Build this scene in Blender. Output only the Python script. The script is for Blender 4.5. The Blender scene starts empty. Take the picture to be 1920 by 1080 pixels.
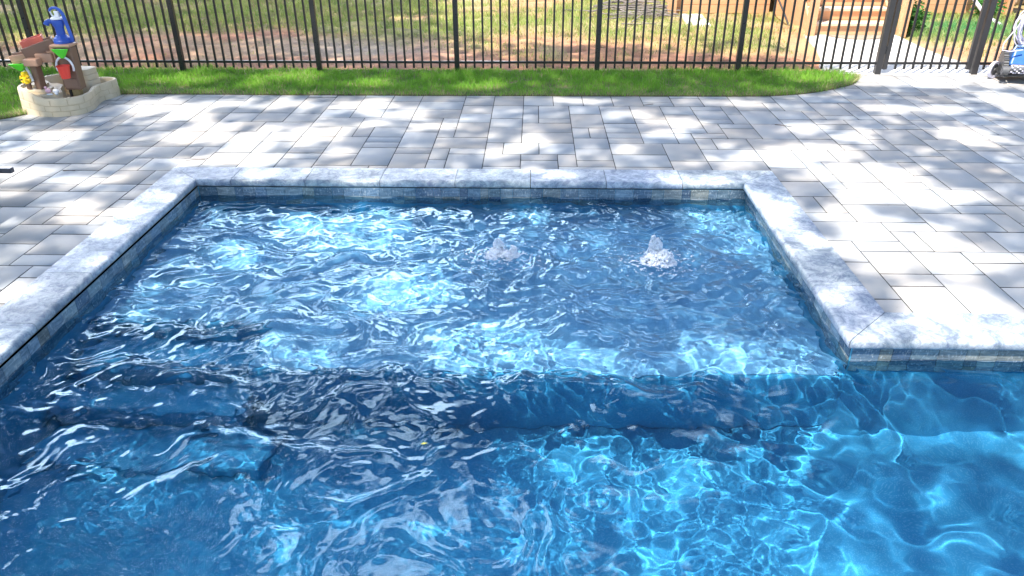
import bpy, math, random
import numpy as np
from mathutils import Vector, Matrix
from math import sin, cos, pi, radians as rad
S = bpy.context.scene
COL = S.collection
# ---------------------------------------------------------------- camera
CAM = (0.0, 0.0, 2.2226)
def cam_axes(p, y, r):
    f = Vector((0, cos(p), -sin(p))); u = Vector((0, sin(p), cos(p))); x = Vector((1, 0, 0))
    x2 = cos(r) * x + sin(r) * u; u2 = -sin(r) * x + cos(r) * u
    Z = Matrix.Rotation(y, 3, 'Z')
    return Z @ x2, Z @ u2, Z @ f
ax, au, af = cam_axes(0.496885, 0.0287723, -0.00371518)
cd = bpy.data.cameras.new('camera'); cam = bpy.data.objects.new('camera', cd); COL.objects.link(cam)
cam.matrix_world = Matrix(((ax.x, au.x, -af.x, CAM[0]), (ax.y, au.y, -af.y, CAM[1]), (ax.z, au.z, -af.z, CAM[2]), (0, 0, 0, 1)))
cd.sensor_width = 36; cd.lens = 1425.43 / 1920 * 36; cd.clip_start = .05; cd.clip_end = 2000
S.camera = cam
# ---------------------------------------------------------------- sky, sun, exposure
SUN = Vector((-.41, -.48, 1.22)).normalized()
EL = math.asin(SUN.z); AZ = math.atan2(SUN.x, SUN.y)
w = bpy.data.worlds.new('World'); S.world = w; w.use_nodes = True
wn = w.node_tree; wn.nodes.clear()
def WN(t, **k):
    n = wn.nodes.new(t)
    for a, b in k.items(): setattr(n, a, b)
    return n
sky = WN('ShaderNodeTexSky', sky_type='NISHITA', sun_disc=False, sun_elevation=EL, sun_rotation=AZ, air_density=1.0, dust_density=.4, ozone_density=.6)
tc = WN('ShaderNodeTexCoord'); mp = WN('ShaderNodeMapping'); mp.inputs['Scale'].default_value = (1, 1, 2.2)
nz = WN('ShaderNodeTexNoise'); nz.inputs['Scale'].default_value = 3.2; nz.inputs['Detail'].default_value = 7; nz.inputs['Roughness'].default_value = .6
cr = WN('ShaderNodeValToRGB'); cr.color_ramp.elements[0].position = .44; cr.color_ramp.elements[1].position = .55
mx = WN('ShaderNodeMix', data_type='RGBA'); mx.inputs['B'].default_value = (40, 42, 47, 1)
bg = WN('ShaderNodeBackground'); bg.inputs['Strength'].default_value = 0.15; wo = WN('ShaderNodeOutputWorld')
L = wn.links.new
L(tc.outputs['Generated'], mp.inputs['Vector']); L(mp.outputs[0], nz.inputs['Vector']); L(nz.outputs['Fac'], cr.inputs['Fac'])
dt = WN('ShaderNodeVectorMath', operation='DOT_PRODUCT'); dt.inputs[1].default_value = Vector((-.36, .82, .44)).normalized()
mr = WN('ShaderNodeMapRange'); mr.inputs['From Min'].default_value = .78; mr.inputs['From Max'].default_value = .90
mu = WN('ShaderNodeMath', operation='MULTIPLY')
L(tc.outputs['Generated'], dt.inputs[0]); L(dt.outputs['Value'], mr.inputs['Value']); L(mr.outputs[0], mu.inputs[1]); L(cr.outputs['Color'], mu.inputs[0])
L(mu.outputs[0], mx.inputs['Factor']); L(sky.outputs[0], mx.inputs['A']); L(mx.outputs['Result'], bg.inputs['Color']); L(bg.outputs[0], wo.inputs['Surface'])
sd = bpy.data.lights.new('sun', 'SUN'); sun = bpy.data.objects.new('sun', sd); COL.objects.link(sun)
sd.energy = 4.8; sd.angle = rad(.55); sd.color = (1, .93, .83); sd.cycles.is_caustics_light = True
sun.rotation_euler = SUN.to_track_quat('Z', 'Y').to_euler(); sun.location = (-8, -9, 24)
S.view_settings.view_transform = 'Standard'; S.view_settings.look = 'None'; S.view_settings.gamma = 1
S.view_settings.exposure = 1.14; S.view_settings.use_curve_mapping = False
C = S.cycles
C.use_denoising = True; C.denoiser = 'OPENIMAGEDENOISE'; C.denoising_input_passes = 'RGB_ALBEDO_NORMAL'
C.caustics_refractive = True; C.caustics_reflective = False; C.sample_clamp_indirect = 6; C.blur_glossy = 0.2
C.max_bounces = 8; C.diffuse_bounces = 3; C.glossy_bounces = 3; C.transmission_bounces = 6; C.transparent_max_bounces = 8
C.use_adaptive_sampling = True; C.adaptive_threshold = 0.01
rng = np.random.default_rng(7); random.seed(7)
# ---------------------------------------------------------------- helpers
def tag(o, label=None, cat=None, group=None, kind=None):
    for k, v in (('label', label), ('category', cat), ('group', group), ('kind', kind)):
        if v: o[k] = v
    return o
def thing(name, label, cat, loc=(0, 0, 0), rz=0, group=None):
    o = bpy.data.objects.new(name, None); COL.objects.link(o); o.location = loc; o.rotation_euler = (0, 0, rz)
    o.empty_display_size = .1
    return tag(o, label, cat, group)
class MB:
    def __init__(s): s.v = []; s.f = []; s.c = []
    def add(s, vs, fs, col=None):
        n = len(s.v); s.v += [tuple(v) for v in vs]; s.f += [tuple(i + n for i in f) for f in fs]
        if col is not None or s.c: s.c += [col or (1, 1, 1)] * len(vs)
        return s
    def box(s, a, b, M=None, col=None):
        x0, y0, z0 = a; x1, y1, z1 = b
        vs = [Vector(p) for p in ((x0, y0, z0), (x1, y0, z0), (x1, y1, z0), (x0, y1, z0), (x0, y0, z1), (x1, y0, z1), (x1, y1, z1), (x0, y1, z1))]
        if M is not None: vs = [M @ v for v in vs]
        return s.add(vs, [(0, 3, 2, 1), (4, 5, 6, 7), (0, 1, 5, 4), (1, 2, 6, 5), (2, 3, 7, 6), (3, 0, 4, 7)], col)
    def tube(s, pts, r, n=8, cap=True, col=None):
        pts = [Vector(p) for p in pts]; R = r if isinstance(r, (list, tuple)) else [r] * len(pts)
        vs = []; fs = []; up = None
        for i, p in enumerate(pts):
            t = (pts[min(i + 1, len(pts) - 1)] - pts[max(i - 1, 0)]).normalized()
            if up is None: up = Vector((0, 0, 1)) if abs(t.z) < .9 else Vector((0, 1, 0))
            a = t.cross(up)
            if a.length < 1e-4: a = t.cross(Vector((1, 0, 0)))
            a.normalize(); b = a.cross(t).normalized(); up = b
            for k in range(n):
                q = 2 * pi * k / n; vs.append(p + (a * cos(q) + b * sin(q)) * R[i])
        for i in range(len(pts) - 1):
            for k in range(n): fs.append((i * n + k, i * n + (k + 1) % n, (i + 1) * n + (k + 1) % n, (i + 1) * n + k))
        if cap: fs.append(tuple(range(n))[::-1]); fs.append(tuple((len(pts) - 1) * n + k for k in range(n)))
        return s.add(vs, fs, col)
    def lathe(s, prof, n=24, M=None, close=True, col=None):
        vs = []; fs = []
        for r, z in prof:
            for k in range(n):
                v = Vector((r * cos(2 * pi * k / n), r * sin(2 * pi * k / n), z)); vs.append(M @ v if M is not None else v)
        for i in range(len(prof) - 1):
            for k in range(n): fs.append((i * n + k, i * n + (k + 1) % n, (i + 1) * n + (k + 1) % n, (i + 1) * n + k))
        if close: fs.append(tuple(range(n))[::-1]); fs.append(tuple((len(prof) - 1) * n + k for k in range(n)))
        return s.add(vs, fs, col)
    def prism(s, pts, z0, z1, M=None, col=None):
        n = len(pts); vs = [Vector((x, y, z0)) for x, y in pts] + [Vector((x, y, z1)) for x, y in pts]
        if M is not None: vs = [M @ v for v in vs]
        return s.add(vs, [tuple(range(n))[::-1], tuple(range(n, 2 * n))] + [(k, (k + 1) % n, n + (k + 1) % n, n + k) for k in range(n)], col)
    def build(s, name, mat, parent=None, smooth=False, bevel=0, seg=2):
        me = bpy.data.meshes.new(name); me.from_pydata(s.v, [], s.f); me.update()
        if s.c:
            at = me.color_attributes.new('tint', 'FLOAT_COLOR', 'POINT')
            at.data.foreach_set('color', np.array([list(c) + [1] for c in s.c], 'f').ravel())
        o = bpy.data.objects.new(name, me); COL.objects.link(o); me.materials.append(mat)
        if smooth: 
            me.polygons.foreach_set('use_smooth', [True] * len(me.polygons))
            me.set_sharp_from_angle(angle=rad(smooth if smooth is not True else 50))
        if parent is not None: o.parent = parent
        if bevel:
            m = o.modifiers.new('bevel', 'BEVEL'); m.width = bevel; m.segments = seg; m.limit_method = 'ANGLE'; m.angle_limit = rad(40)
        return o
def npmesh(name, V, F, mat, parent=None, smooth=False, tint=None):
    me = bpy.data.meshes.new(name); V = np.asarray(V, 'f'); F = np.asarray(F, 'i'); k = F.shape[1]
    me.vertices.add(len(V)); me.vertices.foreach_set('co', V.ravel())
    me.loops.add(F.size); me.loops.foreach_set('vertex_index', F.ravel())
    me.polygons.add(len(F)); me.polygons.foreach_set('loop_start', np.arange(0, F.size, k, dtype='i'))
    try: me.polygons.foreach_set('loop_total', np.full(len(F), k, 'i'))
    except Exception: pass
    me.update(calc_edges=True); me.validate()
    if smooth: me.polygons.foreach_set('use_smooth', np.ones(len(F), bool))
    if tint is not None:
        at = me.color_attributes.new('tint', 'FLOAT_COLOR', 'POINT')
        at.data.foreach_set('color', np.concatenate([tint, np.ones((len(V), 1))], 1).astype('f').ravel())
    me.materials.append(mat); o = bpy.data.objects.new(name, me); COL.objects.link(o)
    if parent is not None: o.parent = parent
    return o
class Mat:
    def __init__(s, name):
        s.m = bpy.data.materials.new(name); s.m.use_nodes = True; s.t = s.m.node_tree; s.t.nodes.clear()
        s.out = s.n('ShaderNodeOutputMaterial')
    def n(s, t, ins=None, **k):
        x = s.t.nodes.new(t)
        for a, b in k.items(): setattr(x, a, b)
        for a, b in (ins or {}).items(): s.set(x, a, b)
        return x
    def set(s, x, a, b):
        i = x.inputs[a]
        if isinstance(b, bpy.types.NodeSocket): s.t.links.new(b, i)
        elif isinstance(b, bpy.types.Node): s.t.links.new(b.outputs[0], i)
        else: i.default_value = b if not (isinstance(b, (tuple, list)) and len(b) == 3 and i.type == 'RGBA') else (*b, 1)
    def pos(s): return s.n('ShaderNodeNewGeometry').outputs['Position']
    def noise(s, sc, det=4, rough=.55, vec=None, dist=0, scale=(1, 1, 1), color=False):
        v = vec or s.n('ShaderNodeTexCoord').outputs['Object']
        if scale != (1, 1, 1): v = s.n('ShaderNodeMapping', {'Vector': v, 'Scale': scale}).outputs[0]
        x = s.n('ShaderNodeTexNoise', {'Vector': v, 'Scale': sc, 'Detail': det, 'Roughness': rough, 'Distortion': dist})
        return x.outputs['Color' if color else 'Fac']
    def vor(s, sc, feature='F1', vec=None, scale=(1, 1, 1), out='Distance'):
        v = vec or s.n('ShaderNodeTexCoord').outputs['Object']
        if scale != (1, 1, 1): v = s.n('ShaderNodeMapping', {'Vector': v, 'Scale': scale}).outputs[0]
        return s.n('ShaderNodeTexVoronoi', {'Vector': v, 'Scale': sc}, feature=feature).outputs[out]
    def ramp(s, f, *st):
        x = s.n('ShaderNodeValToRGB', {'Fac': f}); e = x.color_ramp.elements
        while len(e) < len(st): e.new(.5)
        for q, (p, c) in zip(e, st): q.position = p; q.color = (*c, 1) if not isinstance(c, (int, float)) else (c, c, c, 1)
        return x.outputs['Color']
    def mix(s, f, a, b, mode='MIX'):
        return s.n('ShaderNodeMix', {'Factor': f, 'A': a, 'B': b}, data_type='RGBA', blend_type=mode).outputs['Result'] if False else s._mix(f, a, b, mode)
    def _mix(s, f, a, b, mode):
        x = s.n('ShaderNodeMix', data_type='RGBA', blend_type=mode)
        for idx, v in ((0, f), (6, a), (7, b)):
            i = x.inputs[idx]
            if isinstance(v, bpy.types.NodeSocket): s.t.links.new(v, i)
            else: i.default_value = (*v, 1) if isinstance(v, (tuple, list)) and len(v) == 3 else v
        return x.outputs[2]
    def math(s, op, a, b=0, c=0):
        x = s.n('ShaderNodeMath', operation=op)
        for i, v in enumerate((a, b, c)):
            if isinstance(v, bpy.types.NodeSocket): s.t.links.new(v, x.inputs[i])
            else: x.inputs[i].default_value = v
        return x.outputs[0]
    def tint(s): return s.n('ShaderNodeVertexColor', layer_name='tint').outputs['Color']
    def bump(s, h, st=.3, d=.01): return s.n('ShaderNodeBump', {'Height': h, 'Strength': st, 'Distance': d}).outputs[0]
    def bsdf(s, color, rough=.6, bump=None, **k):
        ins = {'Base Color': color, 'Roughness': rough}; ins.update(k)
        if bump is not None: ins['Normal'] = bump
        x = s.n('ShaderNodeBsdfPrincipled', ins); s.t.links.new(x.outputs[0], s.out.inputs['Surface']); return s.m
def plain(name, col, rough=.5, var=.12, sc=14, metal=0.0, bump=.15, spec=.5):
    m = Mat(name); nz = m.noise(sc, 5)
    c = m.mix(nz, tuple(x * (1 - var) for x in col), tuple(min(1, x * (1 + var)) for x in col))
    r = m.ramp(m.noise(sc * 2.3, 4), (.3, rough * .8), (.7, min(1, rough * 1.2)))
    return m.bsdf(c, r, m.bump(m.noise(sc * 8, 3), bump, .002), Metallic=metal, **{'Specular IOR Level': spec})
# ---------------------------------------------------------------- pool
XL, XR, YB, YF = -2.80, 1.765, 5.93, 3.56     # inner wall faces (left, right, back, wide part)
WZ = -0.136; XE, YN = 7.2, -3.5               # water level; the pool goes on to the right and under the camera
LD = .27                                      # ledge depth below water
def spectral(nx, ny, dx, seed, lo, hi, power, angle=None, spread=1.0):
    r = np.random.default_rng(seed); g = r.standard_normal((ny, nx)); G = np.fft.fft2(g)
    ky = np.fft.fftfreq(ny, dx)[:, None]; kx = np.fft.fftfreq(nx, dx)[None, :]; k = np.hypot(kx, ky) + 1e-9
    A = k ** (-power) * np.exp(-(lo / (k)) ** 4) * np.exp(-(k / hi) ** 2)
    if angle is not None:
        a = np.arctan2(ky, kx); A = A * (np.abs(np.cos(a - angle)) ** spread + .06)
    h = np.real(np.fft.ifft2(G * A)); return h / h.std()
def sample(h, dx, x, y):
    ny, nx = h.shape; u = (x / dx) % nx; v = (y / dx) % ny; i = u.astype(int); j = v.astype(int); a = u - i; b = v - j
    i1 = (i + 1) % nx; j1 = (j + 1) % ny
    return (h[j, i] * (1 - a) + h[j, i1] * a) * (1 - b) + (h[j1, i] * (1 - a) + h[j1, i1] * a) * b
def sstep(a, b, x): t = np.clip((x - a) / (b - a), 0, 1); return t * t * (3 - 2 * t)
BUB = [(-.21, 4.80), (.875, 4.78)]
def water_h(x, y):
    N = 1024; D = .012
    fine = spectral(N, N, D * .6, 15, 10, 34, 1.2)
    w1 = spectral(N, N, D, 1, .8, 5, 1.6); w2 = spectral(N, N, D, 2, .8, 5, 1.6)
    long_ = spectral(N, N, D, 3, 1.0, 3.5, 1.8, angle=1.35, spread=4)
    mid = spectral(N, N, D, 4, 2.0, 9, 2.0, angle=1.45, spread=2)
    chop = spectral(N, N, D, 5, 5.0, 24, 1.8)
    tur = spectral(N, N, D, 6, 3.0, 16, 1.9)
    xo = x + 3; yo = y + 4
    wx = sample(w1, D, xo, yo) * .05; wy = sample(w2, D, xo, yo) * .05
    # how rough the water is: calm in the wide part at the right, rough over steps and in front of the ledge
    calm = sstep(.9, 1.9, x + .35 * (3.4 - y) + .15 * wx) * (1 - sstep(3.3, 3.7, y))
    ledge = sstep(3.4, 3.8, y)
    net = (.75 + .35 * sample(w2, D, xo * .35, yo * .35)) * sample(spectral(N, N, D, 8, 1.3, 4.6, 1.9), D, xo + wx * 2, yo + wy * 2)
    lg = .0040 - .001 * ledge; md = .0038 * (1 - .95 * calm); ch = .0015 * (1 - .93 * calm); tu = .0026 * (1 - .95 * calm)
    damp = 1 - (.62 + .18 * sstep(-.8, .2, x)) * (1 - sstep(3.05, 3.5, y + .15 * sample(w1, D, xo, yo))); md = md * damp; tu = tu * damp; lg = lg * (.4 + .6 * damp); ch = ch * (.4 + .6 * damp)
    slick = (1 - sstep(-1.2, -.5, x)) * sstep(3.8, 4.3, y); md = md * (1 + .35 * slick); ch = ch * (1 - .65 * slick); tu = tu * (1 - .6 * slick); fn = .00055 * (1 - .8 * calm) * (1 - .7 * slick) * (1 + .0 * (1 - ledge))
    mid_ = sstep(-.7, .1, x) * (1 - sstep(3.1, 3.6, y)); fn = fn * (1 - .6 * mid_); ch = ch * (1 - .6 * mid_)
    h = lg * sample(long_, D, xo + wx, yo + wy) + md * sample(mid, D, xo + wx * 1.5, yo + wy * 1.5) + .0035 * (1 - .12 * calm) * net
    h += ch * sample(chop, D, xo + wx, yo + wy) + tu * sample(tur, D, xo - wy, yo + wx) + fn * (.6 + .5 * sample(w2, D, xo * .7, yo * .7)) * sample(fine, D * .6, xo + wx, yo + wy)
    for bx, by in BUB:
        r = np.hypot(x - bx, y - by) + .02 * sample(w1, D, xo * 2, yo * 2)
        h += .011 * np.cos(2 * pi * r / .13) * np.exp(-r / .28) * sstep(.03, .1, r) + .02 * np.exp(-(r / .075) ** 2)
    return h
def grid_axis(a, b, fa, fb, d, D):
    return np.concatenate([np.arange(a, fa, D), np.arange(fa, fb, d), np.arange(fb, b, D), [b]])
def water_mesh():
    gx = grid_axis(XL, XE, XL, 3.6, .0095, .04); gy = grid_axis(YN, YB, 1.5, YB - .01, .0095, .04)
    X, Y = np.meshgrid(gx, gy); Z = WZ + water_h(X, Y)
    V = np.stack([X, Y, Z], -1).reshape(-1, 3); nx = len(gx); ny = len(gy)
    i = np.arange(nx - 1)[None, :] + nx * np.arange(ny - 1)[:, None]
    cx = .5 * (gx[1:] + gx[:-1])[None, :]; cy = .5 * (gy[1:] + gy[:-1])[:, None]
    keep = ~((cx > XR + .01) & (cy > YF + .01)); i = i[keep]
    F = np.stack([i, i + 1, i + 1 + nx, i + nx], -1)
    return V, F
m = Mat('water')
gl = m.n('ShaderNodeBsdfGlass', {'Color': (.62, .87, 1.0), 'Roughness': 0.0, 'IOR': 1.333})
m.t.links.new(gl.outputs[0], m.out.inputs['Surface'])
MW = m.m
V, F = water_mesh()
water = npmesh('water', V, F, MW, smooth=True); tag(water, 'rippling blue pool water with white foam flecks', None, None, 'structure')
water.cycles.is_caustics_caster = True
def pebble(name, a, b, c):
    m = Mat(name); v = m.vor(110); n = m.noise(2.2, 5, .6); n2 = m.noise(30, 4)
    col = m.ramp(n, (.3, a), (.7, b)); col = m.mix(m.math('MULTIPLY', m.ramp(v, (.0, 1.), (.5, 0.)), .45), col, c)
    col = m.mix(m.math('MULTIPLY', n2, .35), col, tuple(x * .6 for x in a))
    return m.bsdf(col, .7)
MPL = pebble('plaster_deep_tint', (.045, .30, .50), (.10, .42, .60), (.44, .70, .80))  # same plaster as the ledge; deep water's light loss put into the colour
MLP = pebble('plaster_shallow_tint', (.28, .45, .62), (.42, .57, .70), (.68, .78, .84))  # paler copy of the one plaster: less light lost in shallow water
pool = thing('swimming_pool', 'in-ground pool with pale marbled coping, shallow ledge and blue plaster', 'swimming pool', (0, 4.6, 0))
def P(o): 
    o.matrix_parent_inverse = pool.matrix_world.inverted() if False else Matrix.Translation(-Vector(pool.location)); return o
FD = -1.08   # floor
def shell():
    b = MB(); q = lambda *v: b.add(v, [tuple(range(len(v)))])
    zt = -.0575
    q((XL, YN, FD), (XE, YN, FD), (XE, YF, FD), (XL, YF, FD))
    q((XL, YF, FD), (XR, YF, FD), (XR, YB, FD), (XL, YB, FD))
    for a, c in (((XL, YN), (XL, YB)), ((XL, YB), (XR, YB)), ((XR, YB), (XR, YF)), ((XR, YF), (XE, YF)), ((XE, YF), (XE, YN)), ((XE, YN), (XL, YN))):
        q((*a, FD), (*a, zt), (*c, zt), (*c, FD))
    return b
o = P(shell().build('basin', MPL, pool)); o.cycles.is_caustics_receiver = True
XS = -1.66
b = MB(); b.prism([(XS, 3.60), (XR + .04, 3.60), (XR + .04, YB - .003), (XL + .003, YB - .003), (XL + .003, 4.1), (XS, 4.1)], FD + .003, WZ - LD - .012)
o = P(b.build('tanning_ledge', MPL, pool, bevel=.03)); o.cycles.is_caustics_receiver = True
b = MB().prism([(XS + .02, 3.62), (XR - .006, 3.62), (XR - .006, YB - .006), (XL + .006, YB - .006), (XL + .006, 4.12), (XS + .02, 4.12)], WZ - LD - .0117, WZ - LD)
o = P(b.build('ledge_pale_sheet', MLP, pool, bevel=.01)); o.cycles.is_caustics_receiver = True  # thin sheet added to carry the paler shallow-water colour
for k, (y0, y1) in enumerate(((3.76, 4.097), (3.46, 3.757), (3.14, 3.457))):
    b = MB().box((XL + .003, y0, FD + .003), (XS - .003 if k < 2 else XS + .2, y1, WZ - LD - .19 * (k + 1)))
    o = P(b.build('step', MPL, pool, bevel=.025)); o.cycles.is_caustics_receiver = True
# ---------------------------------------------------------------- coping, waterline tile
def coping_mat():
    m = Mat('marbled_coping'); n = m.noise(6.5, 9, .74, dist=1.0); n2 = m.noise(21, 8, .78, dist=.9); v = m.vor(60)
    c = m.ramp(n, (.35, (.16, .21, .26)), (.45, (.33, .39, .44)), (.52, (.48, .54, .58)), (.62, (.64, .68, .70)))
    c = m.mix(m.ramp(n2, (.38, .75), (.52, 0)), c, (.17, .20, .31)); c = m.mix(m.ramp(n2, (.58, 0), (.68, .6)), c, (.68, .69, .72))
    c = m._mix(1.0, c, m.tint(), 'MULTIPLY'); c = m.mix(m.ramp(m.noise(120, 3), (.55, 0), (.7, .35)), c, (.20, .23, .28))
    return m.bsdf(c, m.ramp(n2, (.3, .55), (.7, .3)), m.bump(m.math('ADD', n2, m.math('MULTIPLY', v, .4)), .25, .004))
MCO = coping_mat()
PROF = [(0, -.055), (0, .003), (.003, .006), (.286, .006), (.298, .003), (.306, -.004), (.31, -.014), (.31, -.040), (.305, -.050), (.296, -.055)]
def slab(p0, d, inw, t0, t1, m0=0, m1=0, g=.0026):
    p0 = Vector(p0); d = Vector(d); inw = Vector(inw); n = len(PROF); k = random.uniform(.82, 1.12); tn = (k, k * random.uniform(.98, 1.02), k * random.uniform(.97, 1.06))
    b = MB(); vs = []
    for (t, mm, s) in ((t0, m0, 1), (t1, m1, -1)):
        for q, z in PROF:
            p = p0 + d * (t + mm * q + s * g) + inw * q; vs.append((p.x, p.y, z))
    b.add(vs, [tuple(range(n)), tuple(range(n, 2 * n))[::-1]] + [(i, i + n, (i + 1) % n + n, (i + 1) % n) for i in range(n)], tn)
    o = b.build('coping_stone', MCO, pool, smooth=35); P(o)
    return o
def run(p0, d, inw, L, m0, m1, first=.62):
    ts = [0]; t = first
    while t < L - .25: ts.append(t); t += .625
    ts.append(L)
    for i in range(len(ts) - 1): slab(p0, d, inw, ts[i], ts[i + 1], m0 if i == 0 else 0, m1 if i == len(ts) - 2 else 0)
CO = .31; ox0, ox1, oy, oyf = -3.115, 2.04, 6.235, 3.84
run((ox0, oy, 0), (1, 0, 0), (0, -1, 0), ox1 - ox0, 1, -1, .60)
run((ox0, oy, 0), (0, -1, 0), (1, 0, 0), oy - YN + .3, 1, 0, .75)
run((ox1, oy, 0), (0, -1, 0), (-1, 0, 0), oy - oyf, 1, 1, .82)
run((ox1, oyf, 0), (1, 0, 0), (0, -1, 0), 5.5, -1, 0, .9)
def tile_mat():
    m = Mat('slate_waterline_tile'); n = m.noise(9, 6, .65, scale=(1, 1, 5), dist=.5); n2 = m.noise(40, 4, scale=(2, 2, 1))
    c = m._mix(.8, m.tint(), m.ramp(n, (.3, (.10, .15, .19)), (.5, (.34, .42, .46)), (.72, (.8, .82, .80))), 'MULTIPLY')
    c = m.mix(m.ramp(n2, (.55, 0), (.72, .5)), c, (.62, .66, .66))
    return m.bsdf(c, .25, m.bump(n2, .3, .003))
MTI = tile_mat(); MGR = plain('tile_grout', (.30, .36, .40), .8)
cols = [(.34, .44, .54), (.25, .34, .45), (.44, .52, .57), (.40, .40, .37), (.22, .29, .37), (.38, .47, .52), (.52, .54, .54), (.19, .26, .37), (.29, .38, .47), (.25, .33, .40)]
def tiles(a, b, nrm):
    a = Vector((*a, 0)); b = Vector((*b, 0)); d = (b - a).normalized(); L_ = (b - a).length; n = Vector((*nrm, 0)); m = MB(); t = .002
    while t < L_ - .02:
        w_ = min(random.choice((.07, .1, .15, .15)), L_ - t)
        for z0, z1 in ((-.128, -.058), (-.20, -.131), (-.272, -.203)):
            c = random.choice(cols); k = random.uniform(.75, 1.15); c = tuple(min(1, x * k) for x in c)
            p = a + d * t; q = a + d * (t + w_ - .003); e = .006 + random.uniform(0, .0015)
            vs = [p + n * .001, q + n * .001, q + n * e, p + n * e]
            m.add([(v.x, v.y, z0) for v in vs] + [(v.x, v.y, z1) for v in vs], [(0, 3, 2, 1), (4, 5, 6, 7), (0, 1, 5, 4), (1, 2, 6, 5), (2, 3, 7, 6), (3, 0, 4, 7)], c)
        t += w_
    o = P(m.build('waterline_tile', MTI, pool)); o.cycles.is_caustics_receiver = True
tiles((XL + .007, YB), (XR - .007, YB), (0, -1)); tiles((XL, YN), (XL, YB - .007), (1, 0)); tiles((XR, YF + .007), (XR, YB - .007), (-1, 0)); tiles((XR + .002, YF), (XE, YF), (0, -1))
# ---------------------------------------------------------------- ground, patio, lawn
def nfield(seed, lo, hi, power, N=512, D=.05): return spectral(N, N, D, seed, lo, hi, power)
NF1 = nfield(21, .15, 1.2, 1.4); NF2 = nfield(22, .8, 6, 1.3)
def nf(F_, x, y, D=.05): return sample(F_, D, np.asarray(x, float) + 40, np.asarray(y, float) + 40)
def ring(b, x0, x1, y0, y1, z, hole):
    hx0, hx1, hy0, hy1 = hole
    for X0, X1, Y0, Y1 in ((x0, x1, y0, hy0), (x0, x1, hy1, y1), (x0, hx0, hy0, hy1), (hx1, x1, hy0, hy1)):
        b.add([(X0, Y0, z), (X1, Y0, z), (X1, Y1, z), (X0, Y1, z)], [(0, 1, 2, 3)])
# earth sheet, with the hole of the pool
me_ = Mat('earth'); n1 = me_.noise(.35, 6, .6, vec=me_.pos()); n2 = me_.noise(9, 5, .6, vec=me_.pos())
cc = me_.mix(me_.ramp(n1, (.4, 0), (.6, 1)), (.20, .15, .08), (.14, .20, .06)); cc = me_.mix(n2, cc, (.26, .20, .12))
me_.bsdf(cc, .95, me_.bump(n2, .5, .02))
b = MB(); ring(b, -400, 400, -400, 600, -.06, (XL - .02, XE + .3, YN - .3, YB + .02))
b.add([(XR + .02, YF + .02, -.06), (XE + .3, YF + .02, -.06), (XE + .3, YB + .02, -.06), (XR + .02, YB + .02, -.06)], [(0, 1, 2, 3)])
tag(b.build('ground', me_.m), kind='structure')
# joint sand under the pavers
MSA = plain('joint_sand', (.02, .02, .022), .95, .3, 40)
b = MB()
for X0, X1, Y0, Y1 in ((-14, 14, oy - .03, 9.87), (-14, ox0 + .03, -6, oy - .03), (ox1 - .03, 14, oyf - .03, oy - .03)):
    b.add([(X0, Y0, -.010), (X1, Y0, -.010), (X1, Y1, -.010), (X0, Y1, -.010)], [(0, 1, 2, 3)])
tag(b.build('paving_bed', MSA), kind='structure')
def paver_mat():
    m = Mat('concrete_paver'); p = m.pos(); n = m.noise(1.8, 6, .6, vec=p); n2 = m.noise(90, 3, .6, vec=p); n3 = m.noise(12, 5, .6, vec=p)
    c = m.mix(m.ramp(n, (.35, 0), (.65, 1)), (.325, .35, .38), (.44, .41, .375)); c = m.mix(m.math('MULTIPLY', n3, .45), c, (.36, .37, .38))
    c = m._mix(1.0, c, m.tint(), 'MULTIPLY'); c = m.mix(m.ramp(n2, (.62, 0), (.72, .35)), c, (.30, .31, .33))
    c = m.mix(m.ramp(m.noise(26, 2, .5, vec=p), (.72, 0), (.75, .5)), c, (.20, .19, .17))
    return m.bsdf(c, .72, m.bump(m.math('ADD', n2, m.math('MULTIPLY', n3, .6)), .22, .004))
MPV = paver_mat()
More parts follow.
